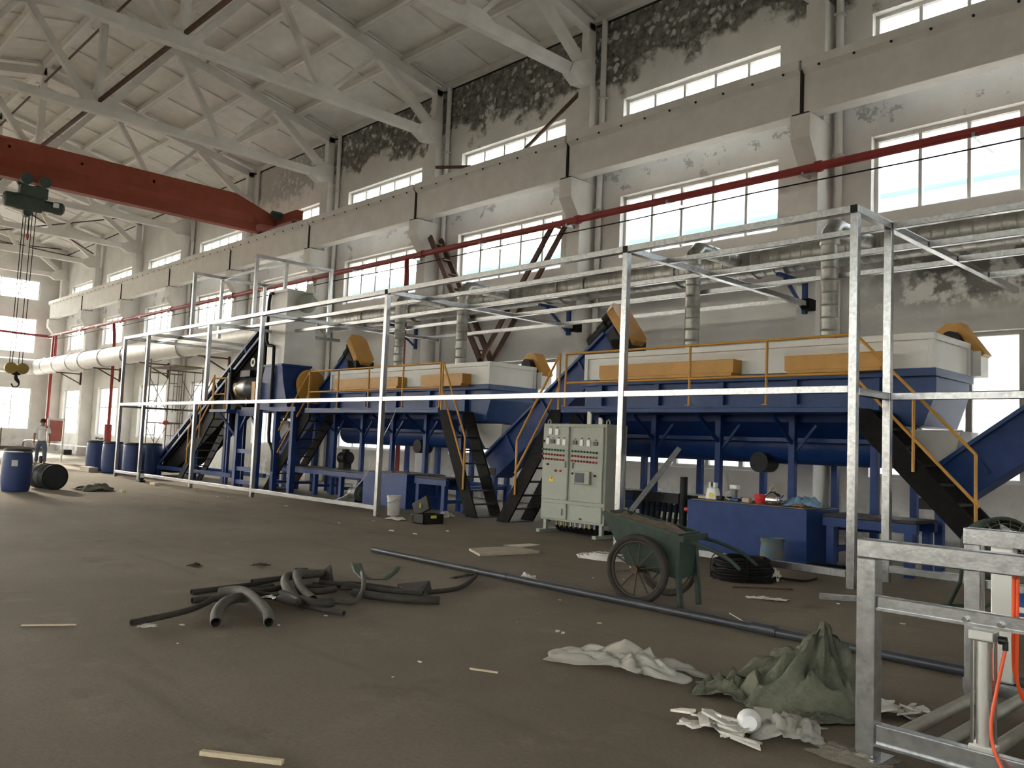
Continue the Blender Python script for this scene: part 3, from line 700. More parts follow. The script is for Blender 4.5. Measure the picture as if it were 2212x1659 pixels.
def stair(name, lb, xf, xt, y0, y1, zt, n, rails=True, z0=0):
    t = thing(name, lb, 'stair', (xf, (y0+y1)/2, z0), 'black steel stairs with yellow rails')
    d = 1 if xt > xf else -1
    for y in (y0+.02, y1-.02):
        MB().prism([(xf-.04*d, z0), (xf+.28*d, z0), (xt+.14*d, zt-.2), (xt+.14*d, zt), (xt-.10*d, zt)], 'y', y-.02, y+.02).build('stringer', 'black_steel', t)
    for i in range(1, n):
        f = i/n; x = xf+(xt-xf)*f+.08*d; z = z0+(zt-z0)*f
        MB().box(x-.11, x+.11, y0+.04, y1-.04, z-.03, z).build('tread', 'step_steel', t)
    MB().box(min(xf, xf+.26*d)-.02, max(xf, xf+.26*d)+.02, y0, y1, z0, z0+.012).build('foot_plate', 'step_steel', t)
    if rails:
        sl_ = (zt-z0)/(xt-xf)
        def P(f, h): x = xf+.1*d+(xt-xf)*f; return (x, y0-.02, z0+(zt-z0)*f+h)
        for h, f0 in ((1.0, .26), (.42, .24)): MB().cyl(P(f0, h), P(1.0, h), .021, 8).build('hand_rail', 'safety_yellow', t, smooth=True)
        MB().cyl(P(.26, -.02), P(.26, 1.0), .021, 8).build('rail_post', 'safety_yellow', t, smooth=True)
        MB().cyl(P(1.0, .0), P(1.0, 1.0), .021, 8).build('rail_post', 'safety_yellow', t, smooth=True)
        if n > 8 and abs(xt-xf) > 1.7: MB().cyl(P(.62, .0), P(.62, 1.0), .021, 8).build('rail_post', 'safety_yellow', t, smooth=True)
    return t
stair('stair', 'black stair at the right end of the near washing tank', -2.85, -4.85, 11.0, 11.68, 2.1, 9)
stair('stair', 'black stair climbing right to the near washing tank, left of the control cabinet', -11.78, -10.4, 11.0, 11.68, 2.1, 8)
stair('stair', 'black stair coming down from the right end of the far washing tank', -12.42, -13.5, 11.0, 11.68, 2.1, 8)
stair('stair', 'black stair climbing to the left end of the far washing tank', -21.1, -19.1, 11.05, 11.8, 2.1, 9)
stair('stair', 'leftmost black stair climbing to the feeder platform', -25.5, -23.4, 10.5, 11.15, 2.1, 9)

# ---- inclined screw conveyors
d = V(3.25, 0, 2.45).normalized(); u = V(-d.z, 0, d.x); E = V(-10.0, 12.25, 3.42); S0 = V(-13.2, 12.25, 1.02)
t = conv = thing('screw_conveyor', 'blue inclined screw conveyor lifting to the near washing tank', 'conveyor', (S0.x, 12.25, 0), 'screw conveyors')
MB().bar(S0-u*.07, E-u*.07, .50, .54, u).build('trough', 'machine_blue', t, bevel=.01)
for s in (-1, 1): MB().bar(S0-d*.1+u*.21+V(0, s*.28, 0), E+u*.21+V(0, s*.28, 0), .07, .05, u).build('trough_flange', 'machine_blue_light', t)
for f in (.2, .5, .8): MB().bar(S0.lerp(E, f)-u*.22+V(0, -.27, 0), S0.lerp(E, f)+u*.2+V(0, -.27, 0), .05, .04, d).build('rib', 'machine_blue', t)
MB().bar(E-d*.02-u*.1, E+d*.22-u*.1, .54, .56, u).build('head_box', 'motor_black', t, bevel=.01)
MB().box(E.x+.02, E.x+.42, 11.98, 12.52, 3.08, 3.45).build('discharge_chute', 'motor_black', t)
def octa(c, L, W, ch): return [(L, W-ch), (L-ch, W), (-L+ch, W), (-L, W-ch), (-L, -W+ch), (-L+ch, -W), (L-ch, -W), (L, -W+ch)]
gc = E+d*.24+u*.16
pa = [gc+u*a+V(0, b, 0) for a, b in octa(0, .47, .27, .13)]
MB().loft(pa, [p+d*.17 for p in pa]).build('chain_guard', 'safety_yellow', t, bevel=.008)
MB().box(gc.x+.0, gc.x+.01, 0, 0, 0, 0) if False else None
MB().lathe(E+u*.42-d*.55, E+u*.42+d*.2, [(0, .10), (.05, .135), (.45, .135), (.48, .16), (.75, .16), (.8, .12), (1, .12)], 18).build('drive_motor', 'motor_black', t, smooth=True)
MB().cyl(E+u*.55+d*.0, E+u*.55+d*.22, .12, 14).build('gearbox', 'motor_black', t, smooth=True)
MB().bar(E+u*.25-d*.35, E+u*.25+d*.2, .3, .1, u).build('motor_base', 'machine_blue', t)
MB().box(-11.5, -11.42, 12.0, 12.08, 0, 2.0).build('support_leg', 'machine_blue', t)
MB().box(-11.5, -11.42, 12.42, 12.5, 0, 2.0).build('support_leg', 'machine_blue', t)
MB().box(-13.1, -13.0, 12.0, 12.1, 0, .85).build('support_leg', 'machine_blue', t)
MB().loft([(-13.65, 11.92, 1.86), (-12.75, 11.92, 1.86), (-12.75, 12.62, 1.86), (-13.65, 12.62, 1.86)], [(-13.38, 12.05, 1.36), (-12.9, 12.05, 1.36), (-12.9, 12.45, 1.36), (-13.38, 12.45, 1.36)], False).build('feed_funnel', 'machine_white', t)
MB().box(-13.68, -12.72, 11.89, 11.93, 1.85, 1.87).build('funnel_lip', 'machine_white', t)
MB().box(-13.3, -12.98, 11.99, 12.0, .8, .95).build('inspection_plate', 'motor_black', t)
dup(conv, (8.8, 0, 0), 'rightmost blue screw conveyor rising out of the picture')
dup(conv, (-8.8, 0, 0), 'blue inclined screw conveyor lifting to the far washing tank')

# ---- settling tanks on the floor
t = thing('settling_tank', 'low blue water tank behind the handcart with tools on top', 'tank', (-6.3, 11.1, 0))
MB().box(-7.3, -5.42, 10.65, 11.6, 0, .74).build('tank_body', 'machine_blue', t, bevel=.01)
MB().box(-7.25, -5.47, 10.68, 11.55, .74, .752).build('dirty_top', 'cart_dirt', t)
t = thing('settling_tank', 'low blue water tank beside the white paint bucket', 'tank', (-15.3, 11.3, 0))
MB().box(-16.1, -14.48, 10.85, 11.9, 0, .73).build('tank_body', 'machine_blue', t, bevel=.01)
MB().box(-16.05, -14.53, 10.88, 11.85, .73, .742).build('dirty_top', 'cart_dirt', t)
for x in (-14.6, -15.1): MB().tube([(x-.05, 10.95, .74), (x-.05, 10.95, .82), (x+.05, 10.95, .82), (x+.05, 10.95, .74)], .012, 6).build('lifting_lug', 'machine_blue', t)
def bench(lb, x0, x1, y0, y1, h, name='steel_bench', top='step_steel'):
    t = thing(name, lb, 'bench', ((x0+x1)/2, (y0+y1)/2, 0))
    MB().box(x0, x1, y0, y1, h-.04, h).build('bench_top', top, t, bevel=.005)
    for y in (y0+.05, y1-.05): MB().box(x0, x1, y-.05, y+.05, h-.16, h-.045).build('apron', 'machine_blue', t)
    n = max(2, int((x1-x0)/1.1)+1)
    for i in range(n):
        x = x0+.1+(x1-x0-.2)*i/(n-1)
        for y in (y0+.06, y1-.06): MB().box(x-.05, x+.05, y-.05, y+.05, 0, h-.16).build('leg', 'machine_blue', t)
        MB().box(x-.04, x+.04, y0+.1, y1-.1, .2, .27).build('foot_rail', 'machine_blue', t)
    return t
bench('low blue framed bench under the far tank walkway', -20.2, -16.4, 11.25, 12.0, .68)
bench('blue stand at right of the low blue tank under the far stair', -14.35, -13.3, 10.95, 11.6, .72)
bench('blue stand between low blue tank and near stair at right', -5.3, -4.1, 10.85, 11.55, .70)
bench('dark bench behind the control cabinet', -9.6, -7.5, 11.6, 12.2, .75)
tag(MB().bar((-8.75, 10.75, .1), (-7.85, 11.2, 1.5), .06, .08).build('prop_bar', 'motor_grey'), 'grey steel bar leaning behind the control cabinet', 'bar')
t = thing('pump_manifold', 'dark pump pipes and hoses standing behind the handcart', 'pump', (-8.1, 11.35, 0))
MB().cyl((-7.75, 11.2, 0), (-7.75, 11.2, 1.05), .06, 12).build('stand_pipe', 'motor_black', t, smooth=True)
for i in range(7): MB().tube([(-8.6+.11*i, 11.3, .62), (-8.6+.11*i, 11.28, .4), (-8.58+.11*i, 11.2, .15), (-8.5+.13*i, 11.0, .03)], .03, 8, smooth=1).build('hose', 'cable_black', t, smooth=True)
MB().box(-8.75, -7.85, 11.2, 11.42, .62, .78).build('header', 'motor_black', t)
MB().cyl((-7.7, 11.18, .55), (-7.55, 11.18, .55), .035, 10).build('valve_handle', 'red_plastic', t)
for i, (x, y, z, lb) in enumerate(((-16.55, 11.0, .2, 'small grey pump motor on the floor beside the low blue tank'), (-18.5, 11.9, .95, 'black electric motor mounted under the far tank'))):
    t = thing('pump_motor', lb, 'motor', (x, y, 0))
    MB().lathe((x-.2, y, z), (x+.2, y, z), [(0, .10), (.06, .15), (.7, .15), (.72, .17), (.85, .17), (.9, .09), (1, .09)], 18).build('motor_body', 'motor_grey' if i == 0 else 'motor_black', t, smooth=True)
    MB().box(x-.12, x+.1, y-.12, y+.12, 0 if i == 0 else .68, z-.12).build('motor_foot', 'motor_black', t)
    MB().box(x-.05, x+.08, y-.08, y+.05, z+.12, z+.22).build('terminal_box', 'motor_grey' if i == 0 else 'motor_black', t)

# ---- control cabinet
cx0, cx1, cy, cb, ct = -10.12, -8.72, 10.45, .21, 1.83
t = thing('control_cabinet', 'pale green-grey explosion-proof control cabinet with rows of buttons', 'cabinet', ((cx0+cx1)/2, 10.72, 0))
MB().box(cx0, cx1, cy, cy+.52, cb, ct).build('body', 'cabinet_paint', t, bevel=.008)
W_ = cx1-cx0; Hh = ct-cb
def fx(px): return cx0+(px-205)/755*W_
def fz(f): return ct-f*Hh
def door(n_, x0, x1, z0, z1):
    o = MB().box(x0, x1, cy-.035, cy, z0, z1).build(n_, 'cabinet_paint', t, bevel=.006)
    q = MB(); k = max(3, int((z1-z0)/.11))
    for i in range(k):
        for x in (x0+.012, x1-.012): q.cyl((x, cy-.042, z0+(i+.5)*(z1-z0)/k), (x, cy-.034, z0+(i+.5)*(z1-z0)/k), .007, 6)
    k2 = max(3, int((x1-x0)/.11))
    for i in range(k2):
        for z in (z0+.012, z1-.012): q.cyl((x0+(i+.5)*(x1-x0)/k2, cy-.042, z), (x0+(i+.5)*(x1-x0)/k2, cy-.034, z), .007, 6)
    q.build('door_bolts', 'cabinet_edge', o); return o
dl = door('door', cx0+.03, fx(535), fz(.785), fz(.03)); dr_ = door('door', fx(572), cx1-.04, fz(.785), fz(.03))
dl2 = door('lower_door', cx0+.03, fx(530), fz(.98), fz(.82)); dr2 = door('lower_door', fx(565), cx1-.04, fz(.98), fz(.82))
Yf = cy-.035
for px_, f, w2, h2, m_ in ((315, .082, .036, .05, 'meter_face'), (395, .088, .036, .05, 'meter_face'), (285, .185, .036, .05, 'meter_face'), (347, .185, .046, .032, 'meter_black'), (418, .190, .036, .05, 'meter_face'), (487, .193, .036, .05, 'meter_face'),
                           (615, .190, .046, .032, 'meter_black'), (695, .192, .036, .05, 'meter_face'), (777, .194, .036, .05, 'meter_face'), (858, .196, .046, .032, 'meter_black')):
    x = fx(px_); z = fz(f); pr = dl if px_ < 540 else dr_
    o = MB().box(x-w2, x+w2, Yf-.022, Yf, z-h2, z+h2).build('meter', m_, pr, bevel=.004)
    MB().box(x-w2+.012, x+w2-.03, Yf-.024, Yf-.0221, z-.012, z+.018).build('meter_scale', 'print_black' if m_ == 'meter_face' else 'meter_face', pr) if False else None
    MB().box(x-.022, x+.022, Yf-.003, Yf-.0005, z+h2+.018, z+h2+.032).build('name_strip', 'print_black', pr)
bsrc = {}
def button(px_, f, col):
    x = fx(px_); z = fz(f); pr = dl if px_ < 540 else dr_
    if (col, pr.name) not in bsrc:
        bsrc[(col, pr.name)] = (MB().lathe((x, Yf, z), (x, Yf-.035, z), [(0, .02), (.35, .02), (.4, .016), (1, .014)], 10).build('push_button', col, pr, smooth=True), x, z)
        return
    s_, x_, z_ = bsrc[(col, pr.name)]; shared('push_button', s_, pr, (x-x_, 0, z-z_))
for r_, (f, col) in enumerate(((.270, 'button_green'), (.319, 'button_red'), (.367, 'button_red'))):
    for i in range(8): button(230+i*36, f+.0012*i, 'button_black' if (r_ == 2 and i == 0) else col)
    for i in range(9): button(590+i*35, f+.008+.0012*i, col)
for px_, f, col in ((235, .185, 'button_black'), (293, .425, 'button_black'), (600, .505, 'button_black'), (860, .515, 'button_black'), (392, .487, 'lamp_red'), (452, .487, 'lamp_red')): button(px_, f, col)
x = fx(340); z = fz(.565)
MB().prism([(x-.062, z-.055), (x+.062, z-.055), (x, z+.06)], 'y', Yf-.003, Yf-.0005).build('warning_sign', 'warning_yellow', dl)
MB().prism([(x+.008, z+.025), (x-.014, z-.012), (x-.001, z-.012), (x-.008, z-.04), (x+.016, z-.002), (x+.003, z-.002)], 'y', Yf-.005, Yf-.0031).build('warning_bolt', 'print_black', dl)
s_ = MB().box(fx(630), fx(815), Yf-.05, Yf, fz(.605), fz(.475)).build('screen_housing', 'cabinet_paint', dr_, bevel=.01)
MB().box(fx(648), fx(755), Yf-.056, Yf-.05, fz(.59), fz(.492)).build('screen', 'screen_glass', dr_)
MB().box(fx(500), fx(515), Yf-.03, Yf, fz(.45), fz(.39)).build('door_handle', 'cabinet_edge', dl); MB().box(fx(590), fx(603), Yf-.03, Yf, fz(.455), fz(.395)).build('door_handle', 'cabinet_edge', dr_)
MB().box(fx(480), fx(492), Yf-.03, Yf, fz(.94), fz(.87)).build('door_handle', 'cabinet_edge', dl2)
MB().box(fx(690), fx(722), Yf-.003, Yf-.0005, fz(.962), fz(.945)).build('maker_plate', 'print_black', dr2)
for x, y in ((cx0+.09, cy+.04), (cx1-.08, cy+.04), (cx0+.09, cy+.48), (cx1-.08, cy+.48)): MB().box(x-.03, x+.03, y-.03, y+.03, .05, cb).build('leg', 'cabinet_paint', t)
for x in (cx0+.06, cx1-.1): MB().box(x-.04, x+.04, cy-.12, cy+.62, 0, .05).build('skid', 'cabinet_edge', t)
for x in (cx0+.08, cx1-.02): MB().tube([(x-.03, cy+.05, ct), (x-.03, cy+.05, ct+.05), (x+.01, cy+.05, ct+.07), (x+.03, cy+.05, ct+.04), (x+.03, cy+.05, ct)], .012, 8).build('lifting_eye', 'cabinet_paint', t, smooth=True)
MB().lathe((cx1, cy+.28, 1.55), (cx1+.06, cy+.28, 1.55), [(0, .11), (1, .11), (1, .075), (.2, .075)], 20, False).build('cable_port', 'cabinet_paint', t, smooth=True)
for k, (xx, h) in enumerate(((-9.37, .22), (-9.12, .12))): MB().prism([(xx-.04, ct), (xx+.04, ct), (xx+.04, ct+h-.04), (xx, ct+h), (xx-.04, ct+h)], 'y', cy+.30, cy+.33).build('bus_bar', 'machine_white', t)
for i in range(9):
    x = cx0+.27+i*.105; MB().cyl((x, cy+.12, cb-.09), (x, cy+.12, cb), .022, 8).build('cable_gland', 'brass' if i < 3 or i > 6 else 'galvanised', t, smooth=True)
    MB().tube([(x, cy+.12, cb-.08), (x+.01, cy+.13, .08), (x+.05, cy+.18, .05), (x+.15, cy+.4, .04), (x+.2, cy+.7, .04)], .028, 8, smooth=1).build('supply_cable', 'cable_black', t, smooth=True)

# ---- crusher on its stand, feeder conveyor and platform
t = thing('crusher', 'blue crusher with white chute tower and yellow flywheel guards', 'machine', (-21.2, 11.5, 0))
for x in (-22.25, -21.15):
    for y in (10.8, 12.0): MB().box(x-.085, x+.085, y-.085, y+.085, 0, 2.05).build('stand_leg', 'machine_blue', t, bevel=.008)
for z in (.14, .5, .98): 
    for y in (10.8, 12.0): MB().box(-22.2, -21.2, y-.05, y+.05, z-.05, z+.06).build('stand_rail', 'machine_blue', t)
for y in (10.8, 12.0):
    MB().box(-22.35, -21.05, y-.06, y+.06, 1.95, 2.12).build('stand_head', 'machine_blue', t)
    for x, s in ((-22.2, 1), (-21.2, -1)): MB().bar((x, y, 1.55), (x+s*.35, y, 1.95), .05, .06).build('corner_brace', 'machine_blue', t)
for x in (-20.5, -19.6): 
    for y in (11.0, 12.2): MB().box(x-.07, x+.07, y-.07, y+.07, 0, 2.1).build('stand_leg', 'machine_blue', t)
MB().box(-22.4, -19.4, 10.9, 12.1, 2.08, 2.2).build('bed_plate', 'machine_blue', t)
MB().prism([(-21.35, 3.33), (-20.4, 3.33), (-20.3, 2.9), (-20.0, 2.2), (-21.7, 2.2), (-21.5, 2.9)], 'y', 11.0, 11.85).build('crusher_body', 'machine_blue', t, bevel=.01)
MB().box(-21.38, -20.36, 10.97, 11.88, 3.3, 3.36).build('body_flange', 'machine_blue', t)
MB().box(-21.35, -20.40, 11.03, 11.93, 3.36, 5.35).build('chute_tower', 'machine_white', t)
MB().box(-21.38, -20.37, 11.0, 11.96, 5.3, 5.38).build('tower_rim', 'machine_white', t)
MB().lathe((-20.2, 11.72, 2.85), (-20.05, 11.72, 2.85), [(0, .36), (.1, .40), (.9, .40), (1, .36)], 32).build('flywheel_guard', 'safety_yellow', t, smooth=True)
MB().prism([(11.35, 2.7), (12.1, 2.9), (12.1, 2.4), (11.7, 2.25), (11.4, 2.4)], 'x', -20.19, -20.06).build('belt_guard', 'safety_yellow', t)
MB().lathe((-22.75, 11.1, 2.75), (-21.75, 11.1, 2.75), [(0, .18), (.08, .27), (.5, .29), (.55, .31), (.75, .31), (.9, .2), (1, .2)], 22).build('drive_motor', 'motor_grey', t, smooth=True)
MB().lathe((-22.9, 11.1, 2.72), (-22.72, 11.1, 2.72), [(0, .22), (.5, .26), (1, .26)], 20).build('motor_cowl', 'safety_yellow', t, smooth=True)
MB().box(-21.75, -21.55, 10.85, 11.35, 2.4, 2.9).build('side_guard', 'safety_yellow', t)
MB().tube([(-23.1, 10.9, 3.3), (-23.15, 10.9, 2.7), (-22.8, 10.9, 2.35), (-22.3, 10.95, 2.2)], .05, 10, smooth=1).build('feed_hose', 'cable_black', t, smooth=True)
MB().box(-22.6, -22.0, 10.9, 11.3, 3.05, 3.25).build('motor_box', 'motor_black', t, bevel=.02)
t = thing('tower_fan', 'off white ventilation fan mounted on the chute tower', 'fan', (-20.3, 11.55, 4.9))
MB().lathe((-20.40, 11.55, 5.05), (-20.15, 11.55, 5.05), [(0, .24), (.4, .27), (.7, .27), (1, .16)], 24).build('fan_ring', 'cabinet_paint', t, smooth=True)
MB().cyl((-20.2, 11.55, 5.05), (-19.9, 11.55, 5.05), .1, 16).build('fan_motor', 'cabinet_edge', t, smooth=True)
MB().lathe((-20.15, 11.55, 5.3), (-20.15, 11.55, 5.55), [(0, .12), (1, .07)], 14).build('cap', 'machine_white', t, smooth=True)
MB().box(-19.95, -19.85, 11.62, 11.9, 4.95, 5.12).build('switch_box', 'machine_white', t)
tag(MB().tube([(-21.05, 10.95, 5.3), (-21.25, 10.95, 5.3), (-21.25, 10.95, 4.4), (-21.25, 10.95, 3.9), (-20.85, 10.95, 3.85), (-20.8, 10.95, 3.8), (-20.8, 10.95, 2.2), (-20.8, 10.95, 1.3), (-20.65, 10.95, 1.2), (-20.5, 10.95, 1.0), (-20.5, 10.95, .5)], .045, 10, smooth=1).build('water_pipe', 'motor_black', None, smooth=True), 'black water pipe with two bends running down the chute tower', 'pipe')
# belt conveyor
t = thing('belt_conveyor', 'long dark belt conveyor climbing to the white chute tower', 'conveyor', (-26, 11.6, 0))
P0, P1 = V(-28.7, 11.55, .45), V(-21.9, 11.55, 4.42); dd = (P1-P0).normalized(); uu = V(-dd.z, 0, dd.x)
MB().bar(P0, P1, .84, .06, uu).build('belt', 'black_steel', t)
MB().bar(P0-uu*.30, P1-uu*.28-dd*.2, .80, .06, uu).build('return_pan', 'black_steel', t)
for s in (-1, 1):
    for h in (.02, -.22): MB().bar(P0+V(0, s*.47, 0)+uu*h, P1+V(0, s*.47, 0)+uu*h, .05, .08, uu).build('side_rail', 'machine_blue_light', t)
    for i in range(9):
        p = P0.lerp(P1, i/8)+V(0, s*.47, 0); MB().bar(p+uu*.0, p-uu*.22, .05, .06, dd).build('rail_tie', 'machine_blue_light', t)
MB().prism([(P0.x-.1, P0.z-.3), (P1.x+.1, P1.z-.3), (P1.x+.1, 2.75), (-23.3, 2.25), (-26.2, .72), (P0.x+.9, .1), (P0.x, .1)], 'y', 11.2, 11.9).build('under_cover', 'black_steel', t)
for f, zt in ((.05, .6), (.45, 2.0), (.75, 3.2)):
    p = P0.lerp(P1, f)
    for s in (-1, 1): MB().box(p.x-.06, p.x+.06, p.y+s*.47-.05, p.y+s*.47+.05, 0, p.z-.2).build('support_leg', 'machine_blue', t)
MB().box(-29.2, -23, 12.0, 12.1, .2, .32).build('floor_beam', 'machine_blue', t); MB().box(-29.2, -23, 11.0, 11.1, .2, .32).build('floor_beam', 'machine_blue', t)
MB().loft([(P0+dd*.6+V(0, .5, 0)+uu*.05), (P1+V(0, .5, 0)+uu*.05), (P1+V(0, .62, 0)+uu*.75), (P0+dd*2.2+V(0, .62, 0)+uu*.95)], [(P0+dd*.6+V(0, .52, 0)+uu*.05), (P1+V(0, .52, 0)+uu*.05), (P1+V(0, .64, 0)+uu*.75), (P0+dd*2.2+V(0, .64, 0)+uu*.95)]).build('side_shield', 'machine_white', t)
MB().cyl(P1-V(0, .42, 0), P1+V(0, .42, 0), .16, 18).build('head_drum', 'motor_black', t, smooth=True)
for i, s in enumerate((.78, .93)):
    p = P0.lerp(P1, s)-V(0, .405, .75-.1*i); MB().lathe(p+V(0, .02, 0), p, [(0, .13), (1, .13), (1, .07), (0, .07)], 20, False).build('bearing_ring', 'machine_white', t, smooth=True)
# feeder platform with yellow rails
t = thing('feeder_platform', 'small blue platform with yellow rails beside the crusher', 'platform', (-22.9, 10.7, 0))
MB().box(-23.45, -22.35, 10.45, 11.1, 2.04, 2.12).build('deck', 'machine_blue_light', t, bevel=.006)
for x in (-23.4, -22.6): MB().cyl((x, 10.5, 2.12), (x, 10.5, 3.0), .021, 8).build('rail_post', 'safety_yellow', t, smooth=True)
for z in (3.0, 2.55): MB().cyl((-23.4, 10.5, z), (-22.6, 10.5, z), .021, 8).build('hand_rail', 'safety_yellow', t, smooth=True)
for p, q_ in (((-22.55, 11.1, 2.12), (-22.55, 11.1, 2.95)), ((-22.1, 11.2, 2.12), (-22.1, 11.2, 3.0)), ((-22.1, 11.2, 3.0), (-21.7, 11.25, 3.0)), ((-22.5, 11.15, 2.5), (-22.1, 11.2, 3.0))): MB().cyl(p, q_, .021, 8).build('hand_rail', 'safety_yellow', t, smooth=True)
MB().bar((-22.9, 10.5, 2.04), (-22.35, 10.75, 1.4), .05, .06).build('strut', 'machine_blue', t)
for x in (-23.4, -22.45): MB().box(x-.04, x+.04, 11.02, 11.1, 0, 2.04).build('deck_leg', 'machine_blue', t)
# scaffold tower
t = thing('scaffold', 'steel door-frame scaffold tower with a plank deck', 'scaffold', (-31, 12.4, 0))
for x in (-31.7, -29.9):
    for z0 in (0, 1.85):
        for y in (11.8, 13.0): MB().cyl((x, y, z0), (x, y, z0+1.9), .022, 8).build('upright', 'scaffold_steel', t, smooth=True)
        MB().cyl((x, 11.8, z0+1.75), (x, 13.0, z0+1.75), .022, 8).build('header_tube', 'scaffold_steel', t, smooth=True)
        for y in (12.1, 12.7): MB().cyl((x, y, z0+.3), (x, y, z0+1.75), .016, 6).build('inner_upright', 'scaffold_steel', t, smooth=True)
        for y0, y1 in ((11.8, 12.1), (12.7, 13.0)):
            for zz in (.7, 1.3): MB().cyl((x, y0, z0+zz), (x, y1, z0+zz), .014, 6).build('rung', 'scaffold_steel', t, smooth=True)
for y in (11.8, 13.0):
    for z0 in (.3, 2.1):
        MB().cyl((-31.7, y, z0), (-29.9, y, z0+1.3), .013, 6).build('cross_brace', 'scaffold_steel', t); MB().cyl((-29.9, y, z0), (-31.7, y, z0+1.3), .013, 6).build('cross_brace', 'scaffold_steel', t)
for i in range(3): MB().box(-31.9, -29.7, 11.85+i*.38, 12.2+i*.38, 3.76, 3.80).build('plank', 'plank', t)
MB().tube([(-31.7, 11.8, 3.75), (-31.7, 11.8, 4.1)], .02, 8).build('upright', 'scaffold_steel', t)
tag(MB().sphere((-30.6, 12.05, 1.76), .11, 12, 8, (1, 1, .8)).add(*(lambda b: (b.v, b.f))(MB().box(-30.72, -30.48, 11.9, 12.16, 1.70, 1.73))).build('hard_hat', 'red_plastic', None, smooth=True), 'red hard hat hung on the scaffold rail', 'helmet')
# ================================================================ things on the floor
def crumple(name, mt, lb, cat, c, sx, sy, h, seed, rot=0, nu=26, nv=20, thick=.003, lift=0, parent=None, edge=.25):
    c = Vector(c); cr_, sr_ = math.cos(rot), math.sin(rot)
    def fn(a, b):
        x = (a-.5); y = (b-.5)
        n1 = noise.noise(V(x*5+seed, y*5, seed)); n2 = noise.noise(V(x*11, y*11+seed, 3)); n3 = noise.noise(V(x*2.2+seed, y*2.2, 7))
        e = 1-edge*(noise.noise(V(math.atan2(y, x)*1.6, seed, 1))+.3)
        rad = min(1, 2*math.hypot(x, y)/1.2)
        z = lift+max(.004, h*(.35+.9*abs(n1)+.35*abs(n2)+.4*n3)*(1-rad**2.5)+.012+.012*n2)
        xx = x*sx*e+.03*n2; yy = y*sy*e+.03*n1
        return c+V(xx*cr_-yy*sr_, xx*sr_+yy*cr_, z)
    o = MB().grid(fn, nu, nv).build(name, mt, parent, smooth='full', solid=thick)
    return tag(o, lb, cat) if not parent else o
# ---- blue barrels
def barrel(lb, x, y, lid=True, name='plastic_barrel', k=1):
    t = thing(name, lb, 'barrel', (x, y, 0), 'blue plastic barrels')
    MB().lathe((x, y, 0), (x, y, .90), [(0, .24), (.02, .265), (.12, .285), (.3, .295), (.62, .295), (.78, .285), (.86, .265), (.885, .25)], 28, True, True).build('barrel_body', 'barrel_blue', t, smooth=True)
    MB().lathe((x, y, .86), (x, y, .93), [(0, .27), (.01, .283), (.03, .283), (.035, .26), (.06, .255), (.062, .23), (.045, .22)], 28, True, True).build('lid', 'barrel_blue' if not lid else 'barrel_dark', t, smooth=True)
    t.scale = (k, k, k); return t
bt = barrel('standing blue barrel in front with dark lid and steel ring', -20.74, 5.03)
MB().lathe((-20.74, 5.03, .845), (-20.74, 5.03, .87), [(0, .28), (0, .292), (1, .292), (1, .28)], 28, False).build('clamp_ring', 'galvanised', bt, smooth=True)
MB().box(-20.47, -20.44, 4.86, 4.97, .55, .68).build('sticker', 'white_plastic', bt)
barrel('leftmost of the blue barrels by the enclosure corner', -31.1, 9.95, k=1.12); barrel('second blue barrel, just left of the enclosure corner post', -29.5, 9.95, k=1.12); barrel('blue barrel behind the enclosure corner post', -28.15, 10.15, k=1.12); barrel('rearmost blue barrel tucked behind another one', -28.75, 10.95, k=1.12)
t = thing('lying_barrel', 'dark barrel lying on its side behind the front barrel', 'barrel', (-21.6, 5.85, 0))
MB().lathe((-21.95, 5.80, .285), (-21.15, 5.92, .285), [(0, .25), (.04, .285), (.96, .285), (1, .26)], 28).build('barrel_body', 'barrel_dark', t, smooth=True)
for f in (.03, .35, .66, .97): 
    p = V(-21.95, 5.80, .285).lerp(V(-21.15, 5.92, .285), f); MB().lathe(p, p+V(.025, .004, 0), [(0, .28), (0, .295), (1, .295), (1, .28)], 28, False).build('hoop', 'barrel_dark', t, smooth=True)
crumple('tarpaulin', 'sack_green', 'heap of dull green netting beside the lying barrel', 'netting', (-21.0, 6.75, 0), 1.1, .8, .16, 4.2)
tag(MB().box(-20.35, -20.1, 7.05, 7.13, 0, .05).build('wood_block', 'cream_wood'), 'small pale block at the edge of the green netting', 'block')
# ---- worker, seen from behind
def skin(name, vs, es, mt, parent, sub=2):
    org = ORG[parent.name]; me = bpy.data.meshes.new(name); me.from_pydata([tuple(Vector(v[0])-org) for v in vs], es, [])
    o = bpy.data.objects.new(name, me); C.objects.link(o); o.parent = parent; me.materials.append(MT[mt]); ORG[o.name] = org
    m_ = o.modifiers.new('skin', 'SKIN'); m_.use_smooth_shade = True
    for i, v in enumerate(vs):
        sv = me.skin_vertices[0].data[i]; r_ = v[1]; sv.radius = r_ if isinstance(r_, tuple) else (r_, r_); sv.use_root = (i == 0)
    if sub: b = o.modifiers.new('sub', 'SUBSURF'); b.levels = sub; b.render_levels = sub
    return o
pb = V(-35.7, 9.42, 0)
t = thing('person', 'person in white T-shirt and blue jeans standing with back to camera', 'person', pb)
F = V(-.93, .37, 0); Rr = V(.37, .93, 0)                   # facing away, right hand toward the wall
def Q(r_, f, z): return pb+Rr*r_+F*f+V(0, 0, z)
